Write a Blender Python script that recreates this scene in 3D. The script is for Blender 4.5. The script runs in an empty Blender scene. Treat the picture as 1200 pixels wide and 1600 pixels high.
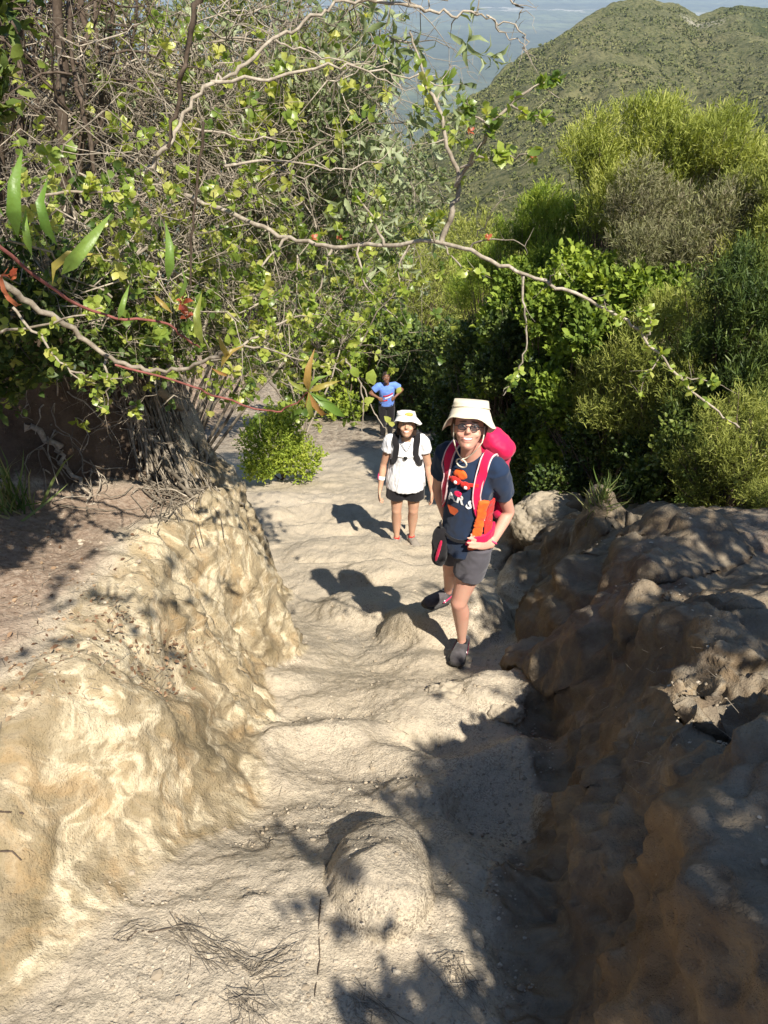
import bpy, math, random
import numpy as np
from mathutils import Vector, Matrix
from mathutils.bvhtree import BVHTree
R = math.radians
S = bpy.context.scene
COL = S.collection
# ---------------------------------------------------------------- camera, sky, sun, exposure
PITCH = 37.0
FPX = 1202.0                      # focal length in photo pixels (photo 1200 x 1600)
cd = bpy.data.cameras.new('camera'); cam = bpy.data.objects.new('camera', cd); COL.objects.link(cam)
cam.location = (0, 0, 0); cam.rotation_euler = (R(90 - PITCH), 0, 0)
cd.sensor_fit = 'VERTICAL'; cd.sensor_height = 34.6; cd.lens = 34.6 * FPX / 1600
cd.clip_start = 0.05; cd.clip_end = 120000
S.camera = cam
SUN_AZ, SUN_EL = 27.0, 52.0       # light travels away from the camera and to the left
L = Vector((-math.sin(R(SUN_AZ)) * math.cos(R(SUN_EL)), math.cos(R(SUN_AZ)) * math.cos(R(SUN_EL)), -math.sin(R(SUN_EL))))
w = bpy.data.worlds.new("World"); S.world = w; w.use_nodes = True
nt = w.node_tree; bg = nt.nodes['Background']
sk = nt.nodes.new('ShaderNodeTexSky'); sk.sky_type = 'NISHITA'; sk.sun_disc = False
sk.sun_elevation = R(SUN_EL); sk.sun_rotation = math.atan2(-L.x, -L.y); sk.altitude = 2500
nt.links.new(sk.outputs[0], bg.inputs[0]); bg.inputs[1].default_value = 0.09
sl = bpy.data.lights.new('sun', 'SUN'); sl.energy = 5.0; sl.angle = R(0.53); sl.color = (1.0, 0.93, 0.82)
so = bpy.data.objects.new('sun', sl); COL.objects.link(so); so.rotation_euler = L.to_track_quat('-Z', 'Y').to_euler()
S.view_settings.view_transform = 'Standard'; S.view_settings.look = 'None'; S.view_settings.gamma = 1
S.view_settings.exposure = 0.84
try:
    S.cycles.max_bounces = 5; S.cycles.diffuse_bounces = 3; S.cycles.transmission_bounces = 3
    S.cycles.volume_bounces = 0; S.cycles.transparent_max_bounces = 6
except Exception: pass
CT, ST = math.cos(R(PITCH)), math.sin(R(PITCH))
def P(px, py, Y):
    """world point on the ray of a photo pixel at forward distance Y metres"""
    u = (px - 600) / FPX; v = (800 - py) / FPX
    t = Y / (CT + v * ST)
    return Vector((u * t, Y, (v * CT - ST) * t))
# ---------------------------------------------------------------- noise
def _h(ix, iy, iz, s):
    h = (ix * 73856093) ^ (iy * 19349663) ^ (iz * 83492791) ^ (s * 2654435761 & 0xffffffff)
    h = h & 0xffffffff
    h = ((h ^ (h >> 13)) * 1274126177) & 0xffffffff
    h = ((h ^ (h >> 16)) * 2246822519) & 0xffffffff
    return h ^ (h >> 15)
def gnoise(p, s=0):
    i = np.floor(p).astype(np.int64); f = p - i
    u = f * f * f * (f * (f * 6 - 15) + 10)
    out = 0
    for dx in (0, 1):
        wx = u[:, 0] if dx else 1 - u[:, 0]
        for dy in (0, 1):
            wy = u[:, 1] if dy else 1 - u[:, 1]
            for dz in (0, 1):
                wz = u[:, 2] if dz else 1 - u[:, 2]
                h = _h(i[:, 0] + dx, i[:, 1] + dy, i[:, 2] + dz, s)
                gx = (h & 255) / 127.5 - 1; gy = ((h >> 8) & 255) / 127.5 - 1; gz = ((h >> 16) & 255) / 127.5 - 1
                out = out + wx * wy * wz * (gx * (f[:, 0] - dx) + gy * (f[:, 1] - dy) + gz * (f[:, 2] - dz))
    return out * 1.3
def fbm(p, oct=4, s=0, g=0.5, lac=2.03):
    o = 0; a = 1; q = np.array(p, float)
    for k in range(oct):
        o = o + a * gnoise(q, s + k); a *= g; q = q * lac + 7.3
    return o
def ridged(p, oct=4, s=0, g=0.5):
    o = 0; a = 1; q = np.array(p, float)
    for k in range(oct):
        o = o + a * (1 - 2 * np.abs(gnoise(q, s + k)) - 0.6); a *= g; q = q * 2.07 + 3.1
    return o
def sstep(x, a=0., b=1.):
    t = np.clip((x - a) / (b - a), 0, 1); return t * t * (3 - 2 * t)
# ---------------------------------------------------------------- objects
def tag(o, label=None, cat=None, group=None, kind=None):
    if label: o['label'] = label
    if cat: o['category'] = cat
    if group: o['group'] = group
    if kind: o['kind'] = kind
    return o
def empty(name, loc, label, cat, group=None):
    o = bpy.data.objects.new(name, None); COL.objects.link(o); o.location = loc
    o.empty_display_size = 0.1
    return tag(o, label, cat, group)
def link(name, me, m=None, parent=None):
    o = bpy.data.objects.new(name, me); COL.objects.link(o)
    if m: me.materials.append(m)
    if parent:
        o.parent = parent; o.matrix_parent_inverse = Matrix.Translation(-Vector(parent.location)) if parent.type == 'EMPTY' else Matrix.Identity(4)
    return o
def mesh_np(name, V, F, smooth=True, attrs=None):
    """V (n,3); F list of face arrays, each (m,k)"""
    me = bpy.data.meshes.new(name)
    V = np.asarray(V, np.float32)
    if isinstance(F, np.ndarray): F = [F]
    me.vertices.add(len(V)); me.vertices.foreach_set('co', V.ravel())
    idx = np.concatenate([f.ravel() for f in F]).astype(np.int32)
    tot = np.concatenate([np.full(len(f), f.shape[1]) for f in F]).astype(np.int32)
    st = np.concatenate([[0], np.cumsum(tot)[:-1]]).astype(np.int32)
    me.loops.add(len(idx)); me.loops.foreach_set('vertex_index', idx)
    me.polygons.add(len(tot)); me.polygons.foreach_set('loop_start', st); me.polygons.foreach_set('loop_total', tot)
    me.polygons.foreach_set('use_smooth', np.full(len(tot), smooth))
    if attrs:
        for k, a in attrs.items():
            if a.ndim == 1:
                at = me.attributes.new(k, 'FLOAT', 'POINT'); at.data.foreach_set('value', a.astype(np.float32))
            else:
                at = me.attributes.new(k, 'FLOAT_COLOR', 'POINT'); at.data.foreach_set('color', a.astype(np.float32).ravel())
    me.update(); me.validate()
    return me
# ---------------------------------------------------------------- materials
class NT:
    def __init__(s, name):
        s.m = bpy.data.materials.new(name); s.m.use_nodes = True; s.t = s.m.node_tree
        s.b = s.t.nodes['Principled BSDF']; s.out = s.t.nodes['Material Output']
        s.g = s.t.nodes.new('ShaderNodeNewGeometry')
    def n(s, ty, ins=None, **kw):
        x = s.t.nodes.new('ShaderNode' + ty)
        for k, v in kw.items(): setattr(x, k, v)
        for k, v in (ins or {}).items(): s.set(x.inputs[k], v)
        return x
    def set(s, sock, v):
        if hasattr(v, 'is_output') or isinstance(v, bpy.types.NodeSocket): s.t.links.new(v, sock)
        elif hasattr(v, 'outputs'): s.t.links.new(v.outputs[0], sock)
        else: sock.default_value = (v + (1,) if isinstance(v, tuple) and len(v) == 3 and sock.type == 'RGBA' else v)
    def noise(s, scale, det=4, rough=.55, vec=None, dist=0):
        return s.n('TexNoise', {'Vector': vec or s.g.outputs['Position'], 'Scale': scale, 'Detail': det, 'Roughness': rough, 'Distortion': dist}).outputs[0]
    def ramp(s, f, stops):
        r = s.n('ValToRGB', {0: f}); e = r.color_ramp.elements
        while len(e) < len(stops): e.new(.5)
        for i, (p, c) in enumerate(stops):
            e[i].position = p; e[i].color = (c, c, c, 1) if isinstance(c, (int, float)) else tuple(c) + (1,)
        return r.outputs[0]
    def mix(s, f, a, b, bt='MIX'):
        x = s.n('Mix', data_type='RGBA', blend_type=bt)
        s.set(x.inputs[0], f); s.set(x.inputs[6], a); s.set(x.inputs[7], b); return x.outputs[2]
    def math(s, op, a, b=0., c=None):
        x = s.n('Math', {0: a, 1: b}, operation=op)
        return x.outputs[0]
    def attr(s, k, o=0): return s.n('Attribute', attribute_name=k).outputs[o]
    def mapping(s, sc, vec=None): return s.n('Mapping', {'Vector': vec or s.g.outputs['Position'], 'Scale': sc}).outputs[0]
    def bump(s, h, st, d=.01, prev=None):
        b = s.n('Bump', {'Height': h, 'Strength': st, 'Distance': d})
        if prev: s.set(b.inputs['Normal'], prev)
        return b.outputs[0]
    def done(s, col, rough=.9, nrm=None, spec=.2):
        s.set(s.b.inputs['Base Color'], col); s.set(s.b.inputs['Roughness'], rough)
        s.b.inputs['Specular IOR Level'].default_value = spec
        if nrm: s.set(s.b.inputs['Normal'], nrm)
        return s.m
def plain(name, c, rough=.8, spec=.3, var=.25, scale=60, bump=.3):
    t = NT(name); n = t.noise(scale, 3)
    c2 = tuple(x * (1 - var) for x in c); c1 = tuple(min(1, x * (1 + var * .5)) for x in c)
    return t.done(t.ramp(n, [(.3, c2), (.7, c1)]), rough, t.bump(t.noise(scale * 4, 2), bump, .002), spec)
def leafmat(name, cols, trans=.35, rough=.45, spec=.3):
    """per-leaf colour from attribute rnd; some light passes through the leaf"""
    t = NT(name); st = [(i / max(1, len(cols) - 1), c) for i, c in enumerate(cols)]
    c = t.ramp(t.attr('rnd', 2), st)
    c = t.mix(t.ramp(t.noise(3, 2), [(.35, .0), (.65, .35)]), c, t.mix(1, c, (.55, .6, .5), 'MULTIPLY'))
    c = t.mix(t.ramp(t.noise(160, 3, .6), [(.45, .0), (.7, .3)]), c, t.mix(1, c, (.7, .55, .4), 'MULTIPLY'))
    t.done(c, rough, t.bump(t.noise(120, 2), .3, .003), spec)
    tr = t.n('BsdfTranslucent', {0: t.mix(1, c, (1.5, 1.5, .55), 'MULTIPLY')}); mx = t.n('MixShader', {0: trans, 1: t.b, 2: tr})
    t.t.links.new(mx.outputs[0], t.out.inputs[0]); return t.m
def barkmat(name, c1, c2, scale=40):
    t = NT(name); n = t.noise(scale, 5, .7)
    c = t.mix(t.ramp(t.attr('rnd', 2), [(0, 0.), (1, 1.)]), c1, c2)
    c = t.mix(t.ramp(n, [(.35, 0.), (.6, .8)]), c, t.mix(1, c, (.45, .42, .38), 'MULTIPLY'))
    return t.done(c, .85, t.bump(n, .6, .004), .2)
# ================================================================ TERRAIN near the camera
def z0(y):
    return np.where(y < 1.5, np.interp(y, [-6, -1, 0, .6, 1.05, 1.5], [.3, -1.55, -1.86, -1.99, -2.12, -2.4305]), 0) + np.where(y < 1.5, 0, z0_(y))
def z0_(y):
    return np.where(y < 6.7, -(1.55 + .587 * y), np.where(y < 40, -(5.483 + .45 * (y - 6.7)), -(20.47 + .42 * (y - 40))))
KY  = [-6, -1, .6, 1.2, 2.0, 3.0, 4.0, 5.0, 6.5, 8, 10, 15, 25, 60]
LF  = [-1.4, -1.2, -.95, -.55, -.42, -.52, -.64, -.98, -1.75, -2.6, -3.4, -4.2, -5, -8]
LW  = [.8, .8, .7, .7, .50, .38, .40, .5, .7, .9, 1.6, 2., 3, 6]
LH  = [.3, .2, .16, .58, .92, 1.15, 1.35, 1.35, 1.1, .9, .7, .8, 1.2, 3]
RF  = [.3, .3, .32, .36, .62, .80, .98, 1.1, 1.28, 1.45, 1.6, 1.5, 2.4, 6]
RW  = [.5, .5, .5, .5, .5, .5, .5, .6, .6, .6, .8, 1.2, 2, 5]
RH  = [.7, .7, .74, .74, .72, .70, .70, .6, .5, .45, .5, .9, 1.2, 2]
BUMPS = [ # px,py,Y, radius x, radius y, height (m), sharpness
    (.33, 3.45, .34, .32, .22), (.62, 3.75, .25, .4, .22), (-.05, 4.0, .45, .4, .16), (-.12, 4.75, .35, .2, .08),
    (-.35, 5.6, .6, .5, .12), (.1, 6.95, .5, .35, .05), (-.6, 2.9, .35, .5, .10), (-.05, 2.25, .5, .25, .05),
    (.55, 2.35, .22, .18, .10), (.25, 3.0, .25, .2, .04), (.05, 1.85, .5, .2, -.06), (.45, 1.5, .25, .3, -.10),
    (.9, 4.6, .3, .5, -.12)]
MOUNDS = [(.95, 2.50, .26, .36, .17), (1.02, 1.80, .28, .26, .13), (1.62, 6.2, .55, .60, .38), (1.35, 4.6, .42, .45, .20), (1.35, 3.1, .48, .38, .16), (1.38, 2.15, .30, .26, .12),
    (.72, 1.46, .20, .26, .15), (.74, .72, .20, .28, .10), (2.0, 3.6, .6, .5, .2), (1.9, 4.9, .6, .6, .22), (.0, 1.12, .145, .23, .15)]
def relief(x, y):
    yy = y + .06 * np.sin(x * 5.0)
    wob = .10 * np.sin(y * 4.3 + 1) + .06 * np.sin(y * 9.1)
    lf = np.interp(yy, KY, LF) + wob * .7; lw = np.interp(yy, KY, LW); lh = np.interp(yy, KY, LH)
    rf = np.interp(yy, KY, RF) + wob * .5; rw = np.interp(yy, KY, RW); rh = np.interp(yy, KY, RH)
    tl = (lf - x) / lw; tr = (x - rf) / rw
    L_ = lh * (sstep(tl) * .9 + .12 * np.clip(tl - .8, 0, 6))
    R_ = rh * (sstep(tr) * .9 + .10 * np.clip(tr - .8, 0, 6))
    z = L_ + R_ + .05 * np.exp(-((x + .1) / .5) ** 2) * 0
    # worn steps: nearly flat treads, short steep risers
    ph = (y + .10 * np.sin(x * 3.1) + .05 * np.sin(x * 8)) ; fr = np.mod(ph - 1.5, .62) / .62
    tread = .17 * (fr - sstep(fr, .62, 1.0)) * sstep(y, 1.45, 1.6) * (1 - sstep(y, 2.45, 2.75))
    fr = np.mod(ph - 4.2, 1.0) ; tread = tread + .26 * (fr - sstep(fr, .68, 1.0)) * sstep(y, 4.1, 4.4) * (1 - sstep(y, 8.5, 9.5))
    z = z + tread * (1 - sstep(tl, -.05, .3)) * (1 - sstep(tr, -.05, .3))
    # second tier on the left: the overgrown wall behind the litter ledge
    t2 = (y - (2.95 + .42 * (x + 1.3)) + .08 * np.sin(x * 7)) / .30
    z = z + .95 * sstep(t2) * sstep(tl, 1.0, 1.7) * (1 - sstep(y, 6, 10)) + .25 * sstep(t2, 1, 5) * sstep(tl, 1.3, 2.) * (1 - sstep(y, 6, 10))
    for bx, by, rx, ry, h in BUMPS:
        d = np.sqrt(((x - bx) / rx) ** 2 + ((y - by) / ry) ** 2)
        z = z + h * (1 - sstep(d, .45, 1.25))
    for bx, by, rx, ry, h in MOUNDS:
        d = ((x - bx) / rx) ** 2 + ((y - by) / ry) ** 2 + .25 * np.sin(x * 9 + by * 7) * np.sin(y * 8 + bx * 5)
        z = z + h * (np.sqrt(np.clip(1.06 - d, .0, 1)))
    return z, tl, tr
def base_h(x, y):
    r, a, b = relief(x, y); return z0(y) + r
def grid_faces(nr, nc):
    i = np.arange(nr - 1)[:, None] * nc + np.arange(nc - 1)[None, :]
    i = i.ravel(); return np.stack([i, i + 1, i + nc + 1, i + nc], 1)
def terrain():
    ys = [-5.]
    while ys[-1] < 75: 
        y = ys[-1]; ys.append(y + (.15 if y < -.3 else (.0085 if y < 2 else .0085 + (y - 2) * .0028)))
    ys = np.array(ys)
    xs = [0.]
    while xs[-1] < 40: xs.append(xs[-1] + .0085 + max(0, xs[-1] - 1.0) * .03)
    xs = np.array(xs); xs = np.concatenate([-xs[:0:-1], xs])
    Y, X = np.meshgrid(ys, xs, indexing='ij'); X = X * (1 + np.clip(Y - 3, 0, 80) * .09)
    sh = X.shape; x = X.ravel(); y = Y.ravel()
    r, tl, tr = relief(x, y); z = z0(y) + r
    e = .02
    gx = (base_h(x + e, y) - base_h(x - e, y)) / (2 * e); gy = (base_h(x, y + e) - base_h(x, y - e)) / (2 * e)
    n = np.stack([-gx, -gy, np.ones_like(gx)], 1); n /= np.linalg.norm(n, axis=1)[:, None]
    p = np.stack([x, y, z], 1)
    left = sstep(tl, -.15, .25); right = sstep(tr, -.25, .2)
    steepL = left * (1 - sstep(tl, .95, 1.4)); steepR = right * (1 - sstep(tr, 1.3, 2.5) * .5)
    far = sstep(y, 6, 16)
    warp = np.stack([fbm(p * 1.7, 3, 5), fbm(p * 1.7, 3, 15), fbm(p * 1.7, 3, 25)], 1)
    q = p + .18 * warp
    # path: soft worn steps and lumps
    d = .034 * fbm(p * np.array([2.6, 2.6, 2.6]), 5, 40) + .008 * ridged(q * 2.6, 3, 47) + .007 * ridged(q * 4, 3, 44) * (1 - left)
    d += .0035 * fbm(p * 30, 3, 50) + .002 * fbm(p * 90, 2, 55)
    # left bank: bulges, flutes running down the face, cracks
    fl = ridged(q * np.array([5.5, 5.5, 1.4]), 3, 60)
    d += steepL * (.055 * fbm(q * np.array([2.4, 2.4, 1.2]), 3, 65) + .048 * fl * sstep(y, 1.2, 2.4) + .008 * ridged(q * 9, 3, 70) + .010 * ridged(q * np.array([14, 14, 3.]), 2, 72) * sstep(y, 1., 2.))
    # right bank: blocky eroded rock
    rr = -ridged(q * np.array([1.05, 1.05, .9]), 4, 80, .42)
    near = 1 - sstep(y, 1.3, 2.1)
    d += steepR * (.17 * rr * (1 - .75 * near) * (1 - .45 * sstep(tr, .8, 1.6)) + .05 * fbm(q * 3, 3, 85)) * (1 - .6 * sstep(y, 8, 14))
    d += steepR * (.012 * ridged(q * np.array([9, 9, 4.]), 3, 88) * (1 - sstep(y, 5, 9)) + .010 * ridged(p * np.array([9, 9, 7.]), 4, 89, .6) + .014 * ridged(q * np.array([5, 5, 2.2]), 3, 87) * (1 - sstep(y, 4, 8)))
    d += steepR * near * (.075 * ridged(q * np.array([2.9, 2.9, 1.8]), 4, 101, .5) - .03 * ridged(q * 1.9 + 4, 2, 105) - .02 + .026 * ridged(q * np.array([7, 7, 1.8]), 3, 108) + .010 * ridged(p * 13, 3, 111))
    # ledges
    ql = (1 + near) * np.sin((z + .12 * warp[:, 0]) * 16 + 2 * warp[:, 1]); d += steepR * .012 * ql
    d += far * .12 * fbm(p * .8, 4, 90)
    d *= np.where(y > 20, 1.5, 1)
    # stone like gravel relief on the path
    gv = gnoise(p * 55, 95); d += .0022 * np.clip(gv - .25, 0, 1) * 6 * (1 - left * .7)
    V = p + n * d[:, None]
    litter = left * sstep(tl, 1.0, 1.6) * (1 - sstep(y, 8, 10)) + sstep(y, 9, 14) * .6 * left + right * sstep(tr, 1.6, 2.6) * .9
    t2 = (y - (2.95 + .42 * (x + 1.3))) / .30; tier = sstep(t2, -.5, .2) * (1 - sstep(t2, 2, 4)) * sstep(tl, 1.0, 1.5)  # tier wall gets dark humus soil, deepened to stand for the hollow's shade
    litter = litter * (1 - tier); wetL = steepL
    col = np.stack([np.clip(wetL, 0, 1), np.clip(right * (1 - sstep(y, 9, 14)), 0, 1), np.clip(litter, 0, 1), np.clip(sstep(y, 9, 17) + tier, 0, 1)], 1)
    me = mesh_np('ground', V, grid_faces(*sh), True, {'zone': col})
    return me, V.reshape(sh + (3,)), xs, ys
def mat_ground():
    t = NT('ground_soil'); pos = t.g.outputs['Position']
    z = t.n('SeparateColor', {0: t.attr('zone', 0)}); zl, zr, zt = z.outputs
    zf = t.attr('zone', 3)
    warp = t.n('TexNoise', {'Vector': pos, 'Scale': 1.6, 'Detail': 4.}).outputs[1]
    wp = t.n('VectorMath', {0: pos, 1: t.n('VectorMath', {0: warp, 3: .9}, operation='SCALE').outputs[0]}, operation='ADD').outputs[0]
    n1 = t.noise(1.3, 5, .6, wp); n2 = t.noise(9, 6, .65); n3 = t.noise(70, 4, .7); n4 = t.noise(260, 3, .6)
    dust = t.ramp(n1, [(.3, (.37, .31, .22)), (.5, (.49, .42, .31)), (.7, (.57, .50, .39))])
    dust = t.mix(t.ramp(n2, [(.4, 0.), (.7, .55)]), dust, (.42, .33, .21))
    grain = t.ramp(n4, [(.38, .0), (.5, 1.)])
    dust = t.mix(t.ramp(n3, [(.36, .65), (.50, 0.)]), dust, (.20, .165, .12))
    gp_ = t.ramp(t.noise(2.6, 4, .6, wp), [(.46, 0.), (.56, .8)]); dust = t.mix(t.math('MULTIPLY', gp_, t.ramp(t.noise(140, 3, .8), [(.42, 1.), (.52, 0.)])), dust, (.17, .14, .105))
    # left clay: cream veins, olive brown polished patches, orange stains
    nv = t.noise(2.4, 6, .62, wp, .6)
    clay = t.ramp(nv, [(.33, (.17, .135, .08)), (.43, (.26, .205, .12)), (.47, (.31, .25, .16)), (.505, (.50, .42, .28)), (.53, (.61, .52, .36)), (.57, (.37, .295, .18)), (.65, (.25, .20, .125)), (.75, (.48, .43, .34))])
    st = t.noise(4.0, 5, .7, t.mapping((1.8, 1.8, .5), wp))
    clay = t.mix(t.ramp(st, [(.5, 0.), (.64, .5)]), clay, (.38, .25, .12))
    clay = t.mix(t.ramp(t.noise(7, 5, .6, wp), [(.5, 0.), (.6, .6)]), clay, (.28, .225, .14))
    rock = t.ramp(t.noise(3.0, 6, .65, wp), [(.3, (.10, .078, .055)), (.46, (.19, .155, .11)), (.56, (.26, .195, .12)), (.70, (.33, .285, .22))])
    rock = t.mix(t.ramp(t.noise(5, 5, .65, t.mapping((2., 2., .35), wp)), [(.45, 0.), (.58, .6)]), rock, (.13, .10, .075))
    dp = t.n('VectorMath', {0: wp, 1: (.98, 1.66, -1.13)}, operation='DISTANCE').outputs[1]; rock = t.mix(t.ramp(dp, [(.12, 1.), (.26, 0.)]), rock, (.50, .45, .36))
    rock = t.mix(t.ramp(t.noise(1.5, 4, .6, t.mapping((1, 1, .6))), [(.48, 0.), (.62, .5)]), rock, (.23, .145, .07))
    lit = t.ramp(t.noise(45, 6, .75), [(.3, (.10, .065, .045)), (.47, (.24, .17, .12)), (.56, (.36, .28, .21)), (.72, (.46, .38, .30))])
    soil = t.ramp(t.noise(6, 6, .7), [(.3, (.06, .042, .03)), (.7, (.17, .125, .087))])
    ed = t.math('MULTIPLY', t.math('SUBTRACT', n2, .5), .8)
    def msk(zz, a=.4, b=.6): return t.ramp(t.math('ADD', zz, ed), [(a, 0.), (b, 1.)])
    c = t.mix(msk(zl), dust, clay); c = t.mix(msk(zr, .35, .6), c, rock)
    c = t.mix(msk(zf), c, soil); c = t.mix(msk(zt), c, lit)
    # pale dust settled on surfaces that face up
    up = t.n('SeparateXYZ', {0: t.g.outputs['Normal']}).outputs[2]
    c = t.mix(t.math('MULTIPLY', t.math('MULTIPLY', t.ramp(up, [(.72, 0.), (.93, .7)]), t.ramp(n2, [(.35, .2), (.6, 1.)])), t.ramp(zl, [(.3, 1.), (.8, .25)])), c, t.mix(t.ramp(zr, [(.4, 0.), (.8, 1.)]), t.mix(zt, (.50, .43, .33), (.28, .21, .155)), (.31, .265, .195)))
    c = t.mix(t.math('MULTIPLY', grain, .0), c, c)
    sp = t.n('TexVoronoi', {'Vector': pos, 'Scale': 55.}).outputs
    c = t.mix(t.ramp(sp[0], [(.06, .22), (.14, 0.)]), c, t.mix(sp[1], (.15, .12, .09), (.6, .55, .46)))
    vo = t.n('TexVoronoi', {'Vector': pos, 'Scale': 95.}).outputs[0]; b = t.bump(n3, .6, .014); b = t.bump(n4, .6, .005, b); b = t.bump(t.ramp(vo, [(.0, 1.), (.5, 0.)]), .35, .005, b); b = t.bump(t.noise(18, 6, .7), .4, .025, b)
    return t.done(c, .95, b, .15)
G_ME, GRID, GX, GY = terrain()
M_GROUND = mat_ground()
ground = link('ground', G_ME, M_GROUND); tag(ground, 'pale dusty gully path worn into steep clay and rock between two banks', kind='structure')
def gz(x, y):
    """height of the built ground at (x, y)"""
    j = int(np.clip(np.searchsorted(GY, y), 1, len(GY) - 1)); xx = x / (1 + max(0, min(80, y - 3)) * .09)
    i = int(np.clip(np.searchsorted(GX, xx), 1, len(GX) - 1))
    return float(GRID[j, i, 2])
def gp(x, y, dz=0): return Vector((x, y, gz(x, y) + dz))
def ghit(px, py, lift=0.):
    """where the view ray of a photo pixel meets the ground"""
    u = (px - 600) / FPX; v = (800 - py) / FPX
    d = np.array([u, CT + v * ST, v * CT - ST]); t = .6
    while t < 90:
        p = d * t
        if p[2] < gz(p[0], p[1]) + lift: return Vector(p)
        t *= 1.006
    return Vector(d * 90)
# ---------------------------------------------------------------- far plain and the green hill
def loft_rows(rows, dist, nc, nr):
    """rows: polylines of (px,py) with distance Y; returns a smooth grid of world points"""
    A = []
    for r in rows:
        pts = np.array([tuple(P(a, b, c)) for a, b, c in r])
        s = np.linspace(0, 1, len(pts)); u = np.linspace(0, 1, nc)
        A.append(np.stack([np.interp(u, s, pts[:, k]) for k in range(3)], 1))
    A = np.array(A); s = np.linspace(0, 1, len(A)); u = np.linspace(0, 1, nr)
    out = np.zeros((nr, nc, 3))
    # catmull-rom along the rows
    for i, t in enumerate(u):
        f = t * (len(A) - 1); k = min(int(f), len(A) - 2); f -= k
        a = A[max(k - 1, 0)]; b = A[k]; c = A[k + 1]; d = A[min(k + 2, len(A) - 1)]
        out[i] = .5 * (2 * b + (c - a) * f + (2 * a - 5 * b + 4 * c - d) * f * f + (3 * b - 3 * c + d - a) * f ** 3)
    return out
def hillmesh():
    X = [380, 560, 700, 760, 830, 890, 960, 1010, 1060, 1088, 1150, 1230, 1400]
    def row(pys, Ys): return [(x, p, Y) for x, p, Y in zip(X, pys, Ys)]
    rows = [
      [(x, p, Y) for x, p, Y in zip(X, [700] * 13, [30] * 13)],
      row([560, 540, 500, 480, 460, 450, 440, 430, 420, 410, 400, 390, 380], [45] * 13),
      row([430, 400, 370, 350, 335, 325, 315, 305, 300, 290, 280, 270, 260], [75, 80, 90, 95, 100, 105, 110, 110, 115, 120, 120, 120, 120]),
      row([420, 380, 300, 265, 235, 200, 190, 190, 205, 215, 225, 215, 200], [130, 150, 170, 185, 195, 205, 215, 220, 225, 225, 210, 200, 190]),
      row([380, 320, 230, 185, 155, 120, 105, 105, 120, 135, 150, 130, 110], [180, 210, 250, 270, 285, 300, 315, 320, 330, 335, 310, 300, 290]),
      row([370, 300, 185, 142, 86, 50, 22, 19, 24, 46, 15, 32, 20], [230, 260, 310, 345, 375, 400, 430, 445, 455, 450, 480, 480, 480]),
      row([375, 310, 200, 158, 104, 72, 45, 40, 45, 60, 34, 50, 40], [250, 285, 340, 380, 415, 450, 490, 505, 515, 510, 540, 540, 540]),
      row([380, 330, 300, 290, 280, 270, 260, 255, 250, 250, 240, 240, 230], [420, 450, 480, 520, 560, 600, 650, 680, 700, 720, 750, 760, 770])]
    G = loft_rows(rows, None, 420, 300)
    sh = G.shape[:2]; p = G.reshape(-1, 3)
    k = np.repeat(np.linspace(0, 1, sh[0]), sh[1])
    n = fbm(p * .012, 5, 130) * 7 * sstep(k, .05, .3) + fbm(p * .06, 4, 137) * 2.0
    n = n * (1 - .75 * np.exp(-((k - .714) / .04) ** 2))
    # gullies run down the flank
    n += ridged(p * np.array([.03, .008, .01]), 3, 140) * 2.5 * sstep(k, .1, .3) * (1 - sstep(k, .64, .71))
    p = p + np.array([0, 0, 1.]) * n[:, None]
    spur_shade = sstep(p[:, 0] - (150 + (p[:, 1] - 220) * .10), 0, 10)
    return mesh_np('hill', p, grid_faces(*sh), True, {'spur_shade': spur_shade}), p.reshape(sh + (3,))
def mat_hill():
    t = NT('hill_scrub_ground'); n = t.noise(.03, 6, .6); m = t.noise(.5, 6, .75); v = t.noise(1.6, 4, .7)
    c = t.ramp(n, [(.35, (.12, .125, .05)), (.55, (.17, .165, .075)), (.7, (.22, .20, .10))])
    c = t.mix(t.ramp(m, [(.42, .8), (.55, 0.)]), c, (.035, .05, .018))
    c = t.mix(t.ramp(v, [(.52, 0.), (.62, .5)]), c, (.19, .175, .10))
    px_ = t.n('VectorMath', {0: t.g.outputs['Position'], 1: tuple(P(1092, 42, 452))}, operation='DISTANCE').outputs[1]; c = t.mix(t.math('MULTIPLY', t.ramp(t.math('DIVIDE', px_, 14.), [(.3, 1.), (1., 0.)]), t.ramp(m, [(.45, 0.), (.55, .9)])), c, (.50, .46, .38))
    c = t.mix(t.math('MULTIPLY', t.attr('spur_shade', 2), .7), c, t.mix(1, c, (.5, .62, .5), 'MULTIPLY'))  # shading of the right spur is multiplied into the hill colour
    return t.done(c, .95, t.bump(m, 1., 1.5), .1)
HILL_ME, HG = hillmesh()
hill = link('hill', HILL_ME, mat_hill()); tag(hill, 'green scrub covered volcanic ridge rising above the plain', kind='structure')
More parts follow.
